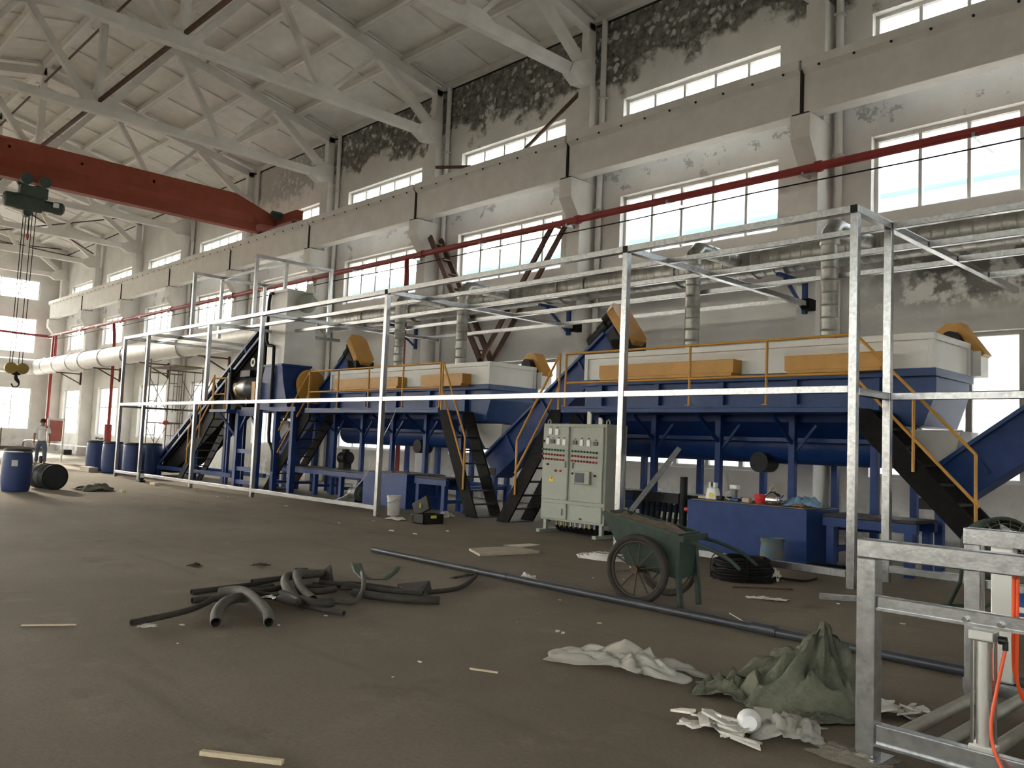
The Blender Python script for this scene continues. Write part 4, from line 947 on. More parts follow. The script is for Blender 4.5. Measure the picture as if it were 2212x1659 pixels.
def body():
    vs = [(Q(0, 0, .95), (.11, .08)), (Q(0, 0, 1.12), (.10, .07)), (Q(0, -.01, 1.3), (.11, .075)), (Q(0, -.01, 1.42), (.085, .06)), (Q(0, .0, 1.49), .055), (Q(0, .015, 1.55), .07), (Q(0, .03, 1.62), .088), (Q(0, .02, 1.69), .06)]
    es = [(i, i+1) for i in range(7)]
    for s in (-1, 1):
        k = len(vs)
        lean = .03 if s > 0 else -.02
        vs += [(Q(s*.17, 0, 1.40), .05), (Q(s*.225, -.02, 1.22), .045), (Q(s*.25, -.01, 1.10), .042), (Q(s*.26, .05, .95), .034), (Q(s*.255, .08, .86), .027), (Q(s*.25, .095, .79), (.024, .04))]
        es += [(3, k)]+[(k+i, k+i+1) for i in range(5)]
        k = len(vs)
        vs += [(Q(s*.09, 0, .88), .075), (Q(s*.10+lean, .02, .68), .065), (Q(s*.105+lean, .02, .48), .05), (Q(s*.11+lean, -.01, .30), .052), (Q(s*.115+lean, -.03, .09), .04), (Q(s*.12+lean, -.02, .045), .045), (Q(s*.13+lean, .14, .035), .036)]
        es += [(0, k)]+[(k+i, k+i+1) for i in range(6)]
    return vs, es
vs, es = body(); bo = skin('body', vs, es, 'skin', t)
for s in (-1, 1):     # five fingers, slightly curled
    fm = MB()
    for j, (o_, L_) in enumerate(((-.028, .062), (-.009, .072), (.010, .068), (.027, .055))):
        p = Q(s*.25, .095+o_, .76); fm.tube([p, p+V(0, 0, -L_*.55)+F*.004, p+V(0, 0, -L_)-Rr*s*.018+F*.006], [.0085, .008, .0065], 7)
    p = Q(s*.243, .13, .80); fm.tube([p, p+F*.022+V(0, 0, -.025), p+F*.026+V(0, 0, -.055)-Rr*s*.008], [.010, .009, .007], 7)
    fm.build('fingers', 'skin', t, smooth='full')
vs = [(Q(0, 0, .86), (.17, .135)), (Q(0, 0, 1.0), (.165, .13)), (Q(0, -.01, 1.18), (.165, .125)), (Q(0, -.01, 1.34), (.17, .12)), (Q(0, -.005, 1.43), (.11, .085)), (Q(0, 0, 1.475), .068)]
es = [(i, i+1) for i in range(5)]
for s in (-1, 1):
    k = len(vs); vs += [(Q(s*.18, 0, 1.40), .078), (Q(s*.232, -.02, 1.25), .073), (Q(s*.245, -.02, 1.17), .076)]; es += [(4, k), (k, k+1), (k+1, k+2)]
skin('shirt', vs, es, 'shirt_white', t)
vs = [(Q(0, 0, .93), (.155, .12)), (Q(0, 0, .86), (.16, .125))]; es = [(0, 1)]
for s in (-1, 1):
    lean = .03 if s > 0 else -.02; k = len(vs)
    vs += [(Q(s*.09, 0, .78), .10), (Q(s*.10+lean, .02, .62), .09), (Q(s*.105+lean, .02, .46), .075), (Q(s*.11+lean, -.01, .28), .07), (Q(s*.115+lean, -.03, .09), .066)]; es += [(1, k)]+[(k+i, k+i+1) for i in range(4)]
skin('jeans', vs, es, 'jeans', t)
MB().sphere(Q(0, .015, 1.655), .1, 16, 10, (.92, 1.0, .92)).build('hair', 'hair', t, smooth='full')
for s in (-1, 1):
    MB().sphere(Q(s*.088, .03, 1.60), .022, 8, 6, (1, .8, 1.4)).build('ear', 'skin', t, smooth='full')
    lean = .03 if s > 0 else -.02
    MB().sphere(Q(s*.125+lean, .05, .035), .05, 12, 8, (2.0, 1.1, .75)).build('shoe', 'shoe', t, smooth='full')
fc = MB().sphere(Q(0, .118, 1.60), .014, 8, 6, (1, 1, 1.6)); fc.sphere(Q(-.035, .108, 1.63), .010, 8, 6); fc.sphere(Q(.035, .108, 1.63), .010, 8, 6); fc.sphere(Q(0, .113, 1.56), .014, 8, 6, (1.2, 1.2, .4))
fc.build('face_features', 'skin', t, smooth='full')
# ---- far workshop pieces
t = thing('pink_panel_rack', 'white legged rack holding a faded pink board behind the worker', 'rack', (-38.9, 10.9, 0))
MB().box(-38.95, -38.9, 10.52, 11.02, .85, 1.72).build('board', 'pink_board', t)
for y in (10.47, 11.07): MB().box(-38.97, -38.9, y-.03, y+.03, 0, 1.8).build('upright', 'frame_white', t)
for z in (.4, 1.77): MB().box(-38.97, -38.9, 10.47, 11.07, z-.03, z+.03).build('rail', 'frame_white', t)
t = thing('tube_trolley', 'low grey tubular trolley frame left of the worker', 'trolley', (-38.6, 9.0, 0))
for y in (8.0, 9.9): MB().tube([(-40.2, y, .32), (-40.2, y, .75), (-39.9, y, .85), (-37.6, y, .85), (-37.2, y, .75), (-37.2, y, .3)], .035, 8, smooth=1).build('side_tube', 'scaffold_steel', t, smooth=True)
for x in (-40, -39, -38, -37.3): MB().cyl((x, 8.0, .55), (x, 9.9, .55), .03, 8).build('cross_tube', 'scaffold_steel', t)
MB().box(-40.2, -37.2, 8.0, 9.9, .48, .52).build('deck', 'plank', t)
for x in (-39.9, -37.4):
    for y in (8.0, 9.9): MB().cyl((x, y-.04, .14), (x, y+.04, .14), .14, 16).build('wheel', 'tyre', t, smooth=True)
MB().cyl((-38.2, 8.6, .5), (-38.2, 8.6, 1.35), .025, 8).build('upright_bar', 'scaffold_steel', t)
tag(MB().box(-50, -39.2, 13.3, 13.36, .55, .6).add(*(lambda b: (b.v, b.f))(MB().box(-50, -49.9, 13.3, 13.36, 0, .55))).add(*(lambda b: (b.v, b.f))(MB().box(-39.3, -39.2, 13.3, 13.36, 0, .55))).build('low_rail', 'frame_white'), 'long low white rail in front of the far windows', 'rail')
tag(MB().tube([(-48.3, 15.38, .95), (-47.9, 15.3, 1.0), (-47.4, 15.3, .93), (-47.0, 15.3, .97), (-46.6, 15.38, .92)], .05, 8).build('valve_pipe', 'motor_black', None, smooth=True), 'dark valve and pipe stub on the wall behind the barrels', 'valve')
tag(MB().box(-49.9, -49.2, 14.1, 14.5, 0, .28).build('floor_box', 'motor_black', bevel=.03), 'small dark box on floor at foot of far column', 'box')
t = thing('bottle_jack', 'small black bottle jack on the floor by a floor rail', 'jack', (-24.3, 9.0, 0))
MB().box(-24.42, -24.18, 8.92, 9.08, 0, .05).build('jack_base', 'motor_black', t); MB().cyl((-24.3, 9.0, .05), (-24.3, 9.0, .32), .07, 14).build('jack_body', 'motor_black', t, smooth=True); MB().box(-24.235, -24.225, 8.95, 9.05, .12, .24).build('jack_label', 'white_plastic', t)
tag(MB().box(-23.0, -22.65, 8.75, 8.87, 0, .07).build('brick', 'cream_wood', bevel=.01), 'pale brick lying before the enclosure floor rail', 'brick')
tag(MB().box(-30.6, -29.7, 9.3, 9.6, 0, .16).build('cardboard_box', 'board', bevel=.01), 'flattened cardboard carton in front of the second blue barrel', 'carton')
# ---- buckets and tool box
def bucket(lb, x, y, r0, r1, h, mt, handle=True):
    t = thing('bucket', lb, 'bucket', (x, y, 0))
    MB().lathe((x, y, 0), (x, y, h), [(0, r0), (h-.05, r1-.004), (h-.05, r1+.008), (h-.02, r1+.008), (h-.02, r1), (h, r1+.004), (h, r1-.008), (h-.06, r1-.012)], 24, True, True).build('pail', mt, t, smooth=True)
    if handle: MB().tube([(x+.001+r1*1.02*math.cos(a), y-.0+(-.0)-r1*1.02*abs(math.sin(a))*.25-.0 if False else y-r1*1.03*math.sin(a), h-.04-.10*math.sin(a)) for a in [math.pi*i/10 for i in range(11)]], .004, 6).build('wire_handle', 'scaffold_steel', t)
    return t
bucket('dirty white paint bucket behind the enclosure post', -13.42, 9.78, .115, .135, .38, 'bucket_white')
bucket('grey bucket with light blue paint smears before the blue tank', -5.69, 10.25, .165, .145, .36, 'bucket_blue', False)
t = thing('tool_box', 'black plastic tool box standing open on the floor', 'tool box', (-11.85, 9.4, 0))
for x0, x1, y0, y1 in ((-12.0, -11.7, 9.17, 9.185), (-12.0, -11.7, 9.6, 9.615), (-12.0, -11.985, 9.17, 9.615), (-11.715, -11.7, 9.17, 9.615)): MB().box(x0, x1, y0, y1, 0, .17).build('wall', 'motor_black', t)
MB().box(-12.0, -11.7, 9.17, 9.615, 0, .015).build('base', 'motor_black', t)
MB().bar((-12.0, 9.39, .17), (-12.1, 9.39, .40), .445, .06, (0, 1, 0)).build('open_lid', 'motor_black', t, bevel=.01)
MB().box(-11.70, -11.69, 9.33, 9.45, .10, .15).build('latch', 'label_yellow', t); MB().box(-12.03, -12.02, 9.33, 9.45, .26, .34).build('lid_latch', 'label_yellow', t)
crumple('plastic_bag', 'clear_film', 'small clear plastic bag lying before the blue stand', 'bag', (-12.65, 10.45, 0), .4, .3, .13, 1.7)
crumple('rag', 'paper', 'dirty white rag on the floor beside the white bucket', 'rag', (-13.1, 10.2, 0), .5, .2, .05, 9.1)
crumple('rag', 'paper', 'grey crumpled rag before the open tool box', 'rag', (-12.6, 9.25, 0), .45, .25, .05, 5.5)
tag(MB().tube([(-15.2, 11.02, 2.15), (-15.25, 10.95, 1.9), (-15.5, 10.9, 1.5), (-15.75, 10.84, 1.0), (-15.8, 10.8, .8), (-16.05, 10.75, .45), (-16.3, 10.4, .06), (-16.9, 10.1, .012)], .009, 6, smooth=2).build('hanging_cord', 'cable_white', None, smooth=True), 'thin pale cord trailing from the far walkway to the floor', 'cord')
# ---- handcart
t = thing('handcart', 'dark green two wheeled steel handcart filled with dirt', 'cart', (-4.9, 6.67, 0))
ya, yb = 6.46, 6.93
tub_t = [(-5.40, ya, .80), (-4.50, ya, .67), (-4.62, yb, .67), (-5.52, yb, .80)]
tub_b = [(-5.12, ya+.05, .34), (-4.53, ya+.04, .27), (-4.64, yb-.04, .27), (-5.24, yb-.05, .34)]
q = MB().loft(tub_t, tub_b, False); q.add([Vector(p) for p in tub_b], [(3, 2, 1, 0)]); q.build('tub', 'cart_green', t, solid=.012)
for a, b in zip(tub_t, tub_t[1:]+tub_t[:1]): MB().bar(a, b, .03, .025).build('tub_rim', 'cart_green', t)
ce = [Vector(p)+V(0, 0, -.008) for p in tub_t]
def dirt(a, b):
    p = ce[0].lerp(ce[1], a).lerp(ce[3].lerp(ce[2], a), b); p = p+(sum(ce, V(0, 0, 0))/4-p)*.03
    return p+V(0, 0, .05*noise.noise(p*7)+.035*noise.noise(p*19))
MB().grid(dirt, 24, 14).build('dirt_load', 'cart_dirt', t, smooth='full')
def wheel(c, par):
    ax = V(-.16, .987, 0); c = Vector(c); w0 = None
    def tor(R0, r_, mt, nm, n=40, m_=10, sq=1):
        e1 = V(.987, .16, 0); vs = []; fs = []
        for i in range(n):
            a = 2*math.pi*i/n; rd = e1*math.cos(a)+V(0, 0, 1)*math.sin(a)
            for j in range(m_):
                b = 2*math.pi*j/m_; vs.append(c+rd*(R0+r_*math.cos(b))+ax*r_*sq*math.sin(b))
        for i in range(n):
            for j in range(m_): fs.append((i*m_+j, ((i+1)%n)*m_+j, ((i+1)%n)*m_+(j+1)%m_, i*m_+(j+1)%m_))
        return MB().add(vs, fs).build(nm, mt, par, smooth='full')
    tor(.29, .032, 'tyre', 'tyre'); tor(.255, .012, 'spoke', 'wheel_rim', sq=1.6)
    MB().cyl(c-ax*.06, c+ax*.06, .035, 14).build('hub', 'rust_steel', par, smooth=True)
    e1 = V(.987, .16, 0)
    for i in range(10):
        a = 2*math.pi*i/10+.2; rd = e1*math.cos(a)+V(0, 0, 1)*math.sin(a); MB().cyl(c+rd*.03, c+rd*.25, .008, 6).build('wheel_spoke', 'spoke', par)
wheel((-4.90, 6.37, .322), t); wheel((-5.02, 7.02, .322), t)
MB().cyl((-4.90, 6.37, .322), (-5.02, 7.02, .322), .018, 10).build('axle', 'rust_steel', t)
for y, dx in ((6.50, 0), (6.91, -.08)):
    MB().bar((-4.56+dx, y, .62), (-4.50+dx, y, 0), .035, .05).build('prop_leg', 'cart_green', t)
    MB().tube([(-4.62+dx, y, .62), (-4.4+dx, y, .62), (-4.15+dx, y, .565), (-4.02+dx, y, .52), (-3.9+dx, y, .44)], .017, 8, smooth=1).build('handle', 'cart_green', t, smooth=True)
MB().bar((-4.46, 6.42, .64), (-4.56, 6.97, .64), .05, .05).build('handle_cross', 'cart_green', t)
# ---- coils of cable
t = thing('cable_coil', 'thick coil of black cable lying under the cart handles', 'coil', (-5.25, 8.8, 0))
for i in range(9):
    z = .02+.027*i; r_ = .36-.010*i+.012*math.sin(i*2.1); o = (.012*math.sin(i*1.7), .012*math.cos(i*2.3))
    MB().tube([(-5.25+o[0]+(r_+.014*math.sin(k*1.9+i))*math.cos(k*math.pi/15), 8.8+o[1]+(r_+.014*math.cos(k*2.3+i))*math.sin(k*math.pi/15), z+.006*math.sin(k+i)) for k in range(31)], .016, 6, False).build('cable_turn', 'cable_black', t, smooth='full')
    MB().tube([(-5.25+o[0]+(r_-.055+.012*math.sin(k*1.3+i))*math.cos(k*math.pi/15), 8.8+o[1]+(r_-.055)*math.sin(k*math.pi/15), z+.008*math.cos(k+i)) for k in range(31)], .016, 6, False).build('cable_turn', 'cable_black', t, smooth='full')
MB().tube([(-4.95, 8.95, .05), (-4.75, 9.1, .03), (-4.7, 9.3, .015), (-4.75, 9.6, .015)], .014, 6, smooth=1).build('loose_end', 'cable_black', t, smooth='full')
for a in (-2.2, -.9): 
    MB().tube([(-5.25+(.33+.06*math.cos(b))*math.cos(a), 8.8+(.33+.06*math.cos(b))*math.sin(a), .14+.14*math.sin(b)) for b in [2*math.pi*k/14 for k in range(15)]], .006, 6, False).build('binding', 'cable_black', t)
t = thing('cord_coil', 'flat coil of white flex lying behind the cart wheel', 'coil', (-7.25, 8.75, 0))
for i in range(13):
    r_ = .40-.022*i; MB().tube([(-7.25+(r_+.02*math.sin(k*1.7+i))*math.cos(k*math.pi/14)+.03*math.sin(i*2), 8.75+(r_*.9+.02*math.cos(k*1.3+i))*math.sin(k*math.pi/14), .008+.004*i+.003*math.sin(k*2.2+i)) for k in range(29)], .006, 6, False).build('cord_turn', 'cable_white', t, smooth='full')
MB().tube([(-6.85, 8.6, .012), (-6.6, 8.5, .012), (-6.45, 8.2, .012), (-6.2, 8.3, .012), (-6.0, 8.6, .012)], .007, 6, smooth=2).build('cord_tail', 'cable_white', t, smooth='full')
# ---- long grey pipe
t = thing('long_pipe', 'long dark grey plastic pipe lying across the floor', 'pipe', (-5, 6.23, 0))
MB().cyl((-9.0, 6.27, .038), (-.3, 6.21, .038), .036, 18).build('pipe_run', 'pvc_grey', t, smooth=True)
MB().lathe((-3.62, 6.233, .044), (-3.40, 6.231, .044), [(0, .038), (.02, .044), (.98, .044), (1, .038)], 18).build('socket', 'pvc_grey', t, smooth=True)
MB().lathe((-6.55, 6.25, .040), (-6.50, 6.25, .040), [(0, .036), (.02, .039), (.98, .039), (1, .036)], 18).build('joint', 'pvc_grey', t, smooth=True)
# ---- heap of cut hoses
HS = [(.02,[(-7.31,3.21),(-7.35,3.46),(-7.41,3.82),(-7.42,4.04)]),(.02,[(-7.49,3.87),(-7.52,4.05),(-7.56,4.33),(-7.57,4.57)]),(.022,[(-7.38,3.81),(-7.44,4.22),(-7.44,4.52)]),
(.035,[(-5.97,2.82),(-6.16,2.9),(-6.38,3.05),(-6.63,3.29),(-6.65,3.39)]),(.035,[(-5.78,3.14),(-5.98,3.24),(-6.29,3.32),(-6.68,3.4),(-6.9,3.39),(-6.99,3.32)]),(.022,[(-6.85,3.02),(-6.86,3.1),(-6.83,3.22),(-6.82,3.27)]),
(.02,[(-6.21,2.31),(-6.39,2.77),(-6.61,3.02),(-6.76,3.15)]),(.035,[(-6.25,3.72),(-6.49,3.73),(-6.9,3.87),(-7.14,4.03),(-7.26,4.19)]),(.035,[(-6.31,3.82),(-6.62,3.88),(-6.95,4.02),(-7.1,4.11),(-7.24,4.33),(-7.33,4.54)]),
(.018,[(-5.79,3.79),(-5.98,3.73),(-6.24,3.7),(-6.43,3.66)]),(.03,[(-6.1,3.88),(-6.1,3.76),(-6.2,3.72),(-6.36,3.73)]),(.016,[(-6.98,4.75),(-6.66,4.56),(-6.34,4.33),(-6.19,4.14),(-6.29,4.08),(-6.41,4.0),(-6.36,3.84)]),
(.018,[(-6.65,5.93),(-6.44,5.64),(-6.27,5.33),(-6.28,5.07),(-6.33,4.85)]),(.03,[(-5.78,4.75),(-6.0,4.51),(-6.32,4.37),(-6.49,4.34)]),(.02,[(-6.71,4.29),(-6.89,4.17),(-6.91,4.08)]),(.025,[(-6.6,4.21),(-6.54,4.05),(-6.61,3.92)]),
(.022,[(-7.0,3.52),(-7.15,3.74),(-7.27,3.96)]),(.022,[(-6.97,3.49),(-6.97,3.73),(-7.05,3.92)]),(.025,[(-6.83,3.48),(-6.7,3.59),(-6.54,3.62)]),(.025,[(-6.65,3.71),(-6.33,3.68),(-6.15,3.59),(-6.44,3.58)]),(.02,[(-6.93,3.59),(-6.86,3.55),(-6.9,3.64),(-7.05,3.69)]),
(.03,[(-6.36,4.83),(-6.74,4.75),(-6.99,4.61),(-6.98,4.42)]),(.03,[(-6.12,4.8),(-6.43,4.63),(-6.66,4.5),(-6.74,4.36)]),(.03,[(-6.05,4.78),(-6.4,4.55),(-6.8,4.45),(-7.0,4.3)]),(.028,[(-6.3,4.95),(-6.6,4.7),(-6.95,4.5),(-7.2,4.35)])]
HL = ['straight dark hose along the back left of the heap','dark hose at the back of the heap','grey hose along the back edge of the heap','thick bent hose, front left mouth facing out','thick hose arching to the front right mouth','short hose stub poking out left of the heap',
'long thin hose reaching farthest to the left','thick hose curving down in the middle of the heap','thick curled hose beside the middle one','thin straight hose in front of the heap','short open mouthed hose in front of the heap','thin looped tube arching over the torn hoses',
'long thin hose trailing off to the right','straight pipe piece under the torn hoses','short hose in the back middle of the heap','dark hose under the middle of the heap','thin hose left of the middle, upper','thin hose left of the middle, lower','hose lying crosswise in the heap','folded hose end low in the heap','tiny curl of hose in the heap',
'flattened torn hose, rear strip','flattened torn hose, front strip','torn hose strip nearest the front right','torn hose strip along the back right']
arch = {3: [.0, .02, .05, .04, .02], 4: [0, .02, .05, .07, .05, .02], 7: [.0, .02, .07, .09, .06], 8: [.02, .05, .1, .12, .07, .05], 11: [.11, .10, .04, 0, 0, 0, .03], 2: [.03, .03, .03], 12: [.03, 0, 0, 0, 0]}
for i, (r_, ps) in enumerate(HS):
    zz = arch.get(i, [.015*(i % 4)]*len(ps))
    pts = [(x, y, r_+.002+zz[min(k, len(zz)-1)]) for k, (x, y) in enumerate(ps)]
    thick = r_ > .028
    o = MB().tube(pts, r_, 12, False, 2).build('hose_piece', 'rubber_grey' if i in (3, 4, 7, 8, 11) else 'rubber_hose', None, smooth='full', solid=-.006 if thick else -.004)
    tag(o, HL[i], 'hose', 'cut hoses in the heap on the floor')
    if i >= 21:
        for v in o.data.vertices: v.co.z *= .55
def strip(a, b):
    P = [(-7.80, 5.22, .09), (-7.55, 5.1, .03), (-7.25, 5.0, .008), (-7.15, 5.15, .01), (-7.2, 5.3, .06), (-7.3, 5.42, .10)]
    k = a*5; i = min(4, int(k)); p = Vector(P[i]).lerp(Vector(P[i+1]), k-i); return p+V(.10, .07, .0)*(b-.5)*(1 if a < .6 else .6)
tag(MB().grid(strip, 20, 4).build('rubber_sheet', 'drum_green', None, smooth='full', solid=.004), 'curled dark green rubber sheet scrap behind the hose heap', 'scrap')
tag(MB().loft([(-7.05, 4.42, .01), (-7.15, 4.55, .01), (-7.42, 4.70, .015), (-7.35, 4.5, .02)], [(-7.1, 4.47, .10), (-7.2, 4.56, .08), (-7.4, 4.66, .16), (-7.35, 4.55, .12)]).build('split_hose', 'rubber_hose'), 'split wide hose end standing up in the hose heap', 'hose')
tag(MB().loft([(-6.4, 5.16, .01), (-6.05, 4.75, .005), (-6.15, 4.72, .005), (-6.6, 4.9, .01)], [(-6.42, 5.14, .10), (-6.1, 4.78, .04), (-6.17, 4.75, .05), (-6.6, 4.9, .06)]).build('split_hose', 'rubber_hose'), 'flattened hose mouth at the right tip of the hose heap', 'hose')
tag(MB().cyl((-7.75, 4.46, .045), (-7.7, 4.58, .045), .045, 14).build('pipe_stub', 'rubber_hose', None, smooth=True), 'short pipe stub behind the hose heap', 'pipe')
for i, (x, y, lb) in enumerate(((-7.15, 3.65, 'white paper scrap lying against the back hose'), (-6.42, 3.47, 'white scrap lying on the thick front hose'), (-6.23, 2.42, 'white scrap under the tip of the leftmost hose'))):
    crumple('paper_scrap', 'paper', lb, 'paper', (x, y, 0), .12, .07, .02, 3.3+i, i*.7, 8, 6, .002, [0, .08, 0][i])
# ---- plastic, sack and foam rubbish
crumple('plastic_sheet', 'clear_film', 'crumpled clear plastic bag on the open floor', 'bag', (-3.46, 4.45, 0), .98, .38, .13, 2.4, R(12), 44, 24, .002, edge=.6)
def sackf(a, b):
    th = 2*math.pi*a; rr = b
    x = math.cos(th); y = math.sin(th)
    n1 = noise.noise(V(x*1.6, y*1.6, rr*1.2)); n2 = noise.noise(V(x*4, y*4, rr*3+5)); n3 = abs(noise.noise(V(x*2.5+3, y*2.5, rr*4)))
    fold = abs(math.sin(th*4.5+5*n1))**1.5
    z = .47*(max(0, 1-rr**1.5))**.75*(1-.35*max(0, -x))+(.09*n2-.10*fold)*rr*(1-rr)*4-.10*n3*(1-rr*.5)
    ex = .46*rr*(1+.25*n1)+(.12 if x < -.5 and rr > .8 else 0)*x; ey = .30*rr*(1+.3*n1)
    px_ = .16*(1-rr)+x*ex+.03*n2; py_ = y*ey+.10*(1-rr)
    return V(-2.46, 4.66, 0)+V(px_*.94-py_*.30, px_*.30+py_*.94, max(.004, z))
tag(MB().grid(sackf, 64, 26).build('woven_sack', 'sack_green', None, smooth='full', merge=True), 'slumped olive green woven sack on the floor', 'sack')
crumple('sack_flap', 'sack_green', 'open mouth of the olive sack folded out to the left', 'sack', (-2.78, 4.50, 0), .36, .32, .12, 6.1, R(20), 22, 18, .004)
crumple('sack_tail', 'sack_green', 'flat corner of the olive sack spread out to the right', 'sack', (-2.2, 4.50, 0), .34, .26, .05, 8.8, R(60), 18, 14, .004)
crumple('plastic_wrapper', 'clear_film', 'torn clear wrapper with yellow stain before the sack', 'wrapper', (-2.18, 4.10, 0), .36, .30, .13, 11.2, R(35), 24, 20, .002)
def scraps(name, lb, c, n_, spread, mt, seed, size=(.05, .11)):
    random.seed(seed); t = thing(name, lb, 'rubbish', c)
    for i in range(n_):
        x = c[0]+random.gauss(0, spread[0]); y = c[1]+random.gauss(0, spread[1]); s = random.uniform(*size); a = random.uniform(0, 6.3); tz = random.uniform(-.3, .3)
        p = V(x, y, .012+random.random()*.05); e1 = V(math.cos(a), math.sin(a), tz)*s; e2 = V(-math.sin(a), math.cos(a), random.uniform(-.4, .4))*s*random.uniform(.25, .7)
        q = MB().loft([p-e1-e2, p+e1-e2*.6, p+e1*.7+e2, p-e1*.8+e2*.9], [p-e1-e2+V(0, 0, .012), p+e1-e2*.6+V(0, 0, .01), p+e1*.7+e2+V(0, 0, .014), p-e1*.8+e2*.9+V(0, 0, .01)])
        mz = min(v.z for v in q.v)
        if mz < .002:
            for v in q.v: v.z += .002-mz
        q.build('scrap', mt, t)
    return t
scraps('foam_rubbish', 'pile of broken white foam pieces in front of the sack', (-2.42, 3.88, 0), 22, (.10, .05), 'paper', 3)
scraps('wood_shavings', 'heap of white torn strips just left of the galvanised stand', (-2.26, 4.92, 0), 20, (.12, .06), 'paper', 5, (.05, .14))
scraps('wood_shavings', 'loose pale scraps behind the leg of the galvanised stand', (-1.98, 4.93, 0), 12, (.09, .05), 'paper', 8)
t = thing('foam_bowl', 'white foam bowl tipped over among the rubbish', 'bowl', (-2.30, 3.97, 0))
MB().lathe((-2.32, 3.98, .06), (-2.27, 3.90, .075), [(0, .058), (.15, .062), (.5, .054), (1, .036)], 18).build('bowl_shell', 'white_plastic', t, smooth=True)
tag(MB().lathe((-2.33, 4.05, .06), (-2.25, 4.10, .07), [(0, .055), (.98, .045), (1, .04)], 18, True).build('clear_cup', 'clear_film', None, smooth=True), 'clear plastic cup lying between foam and wrapper', 'cup')
# ---- sheets, sticks and bits
t = thing('board_sheet', 'flat pale board lying on the floor beyond the long pipe', 'board', (-8.2, 7.85, 0))
MB().prism([(-8.1, 7.28), (-7.98, 8.25), (-8.55, 8.35), (-8.62, 7.55)], 'z', .0, .03).build('sheet', 'board', t)
tag(MB().prism([(-8.85, 8.4), (-8.6, 8.55), (-8.65, 8.95), (-8.82, 8.9)], 'z', .0, .006).build('paper_sheet', 'paper'), 'white paper sheet on the floor behind the board', 'paper')
for p, q_, r_, mt, lb in (((-3.66, 1.70, .01), (-3.34, 1.92, .012), .012, 'cream_wood', 'pale wooden lath at the very bottom of the picture'), ((-6.72, 1.74, .008), (-6.55, 2.05, .008), .006, 'cream_wood', 'thin pale stick on the left foreground floor'),
                      ((-4.05, 3.6, .008), (-3.88, 3.68, .008), .006, 'cream_wood', 'short pale splinter left of the plastic bag'), ((-4.95, 8.1, .012), (-4.5, 8.55, .012), .01, 'rust_steel', 'two-part rusty rod on the floor by the black coil'),
                      ((-4.15, 6.75, .008), (-3.6, 6.3, .008), .004, 'cable_white', 'pale string lying left of the sack')):
    tag(MB().bar(p, q_, r_*2.2, r_*1.6).build('stick', mt), lb, 'stick')
tag(MB().bar((-4.08, 8.30, .03), (-3.60, 8.62, .03), .06, .06).build('tube_offcut', 'galvanised', bevel=.005), 'short galvanised tube offcut before the enclosure post', 'tube')
tag(MB().box(-7.0, -5.95, 10.42, 10.50, 0, .05).build('white_batten', 'machine_white'), 'white batten on the floor in front of the blue tank', 'batten')
for i, (y, lb) in enumerate(((10.50, 'galvanised pipe end beside the blue tank, front'), (10.62, 'galvanised pipe end beside the blue tank, rear'))):
    tag(MB().tube([(-5.32, y, .036), (-4.5, y+.05, .036)], .034, 12, False).build('short_pipe', 'black_steel', None, smooth=True, solid=-.006), lb, 'pipe')
crumple('white_bag', 'paper', 'crumpled white bag at the right end of the black coil', 'bag', (-4.98, 9.0, 0), .22, .16, .14, 13.5, 0, 16, 14, .002)
crumple('tape_scrap', 'paper', 'cream torn strip on the floor beyond the pipe', 'paper', (-4.35, 7.75, 0), .42, .10, .02, 15.1, R(30), 16, 6, .002)
crumple('tissue', 'paper', 'crumpled white tissue beside the long pipe', 'paper', (-2.83, 6.02, 0), .13, .09, .05, 17.1, 0, 14, 12, .002)
crumple('foam_lump', 'paper', 'white foam lump next to the long pipe, far part', 'foam', (-6.45, 6.5, 0), .16, .13, .07, 19.1, 0, 12, 10, .002)
crumple('dark_rag', 'rubber_hose', 'dark rag lying on the floor near the long pipe', 'rag', (-6.9, 6.0, 0), .45, .06, .02, 21.0, R(100), 14, 6, .002)
for i, (x, y, s) in enumerate(((-8.83, 3.9, .10), (-8.55, 4.5, .12))): crumple('rubber_bit', 'rubber_hose', ['left small dark rubber bit behind the hose heap', 'right small dark rubber bit behind the hose heap'][i], 'rubber', (x, y, 0), s*1.6, s*.8, .03, 23+i, .6, 8, 6, .003)
random.seed(21)
ZONES = [('on the bare foreground floor left of the plastic bag', (-6.2, -3.9, 2.0, 3.8), 6), ('on the floor between hose heap and long pipe', (-5.6, -4.2, 4.6, 6.0), 5),
         ('between the long pipe and the handcart wheel', (-6.6, -5.4, 6.6, 8.0), 4), ('behind the sack before the enclosure post', (-3.9, -3.0, 6.5, 8.6), 4),
         ('on the floor before the white paint bucket', (-13.2, -10.4, 7.2, 8.9), 5), ('along the outside of the far enclosure floor rail', (-25, -14, 7.6, 9.1), 8)]
for ph, (xa, xb, ya_, yb_), cnt in ZONES:
    for i in range(cnt):
        x, y = random.uniform(xa, xb), random.uniform(ya_, yb_); s = random.uniform(.010, .026)*(1 if x > -10 else 1.8); cream = i % 3 == 0
        p = V(x, y, 0); a = random.uniform(0, 6)
        e1 = V(math.cos(a), math.sin(a), 0)*s; e2 = V(-math.sin(a), math.cos(a), 0)*s*random.uniform(.3, .8)
        o = MB().loft([p-e1-e2, p+e1-e2, p+e1+e2*.5, p-e1*.7+e2], [p-e1*.8-e2+V(0, 0, s*.4), p+e1-e2*.8+V(0, 0, s*.25), p+e1*.8+e2*.5+V(0, 0, s*.35), p-e1*.6+e2+V(0, 0, s*.3)]).build('floor_scrap', 'cream_wood' if cream else 'paper')
        tag(o, 'tiny %s scrap %s' % ('cream' if cream else 'white', ph), 'litter', 'litter scraps '+ph)
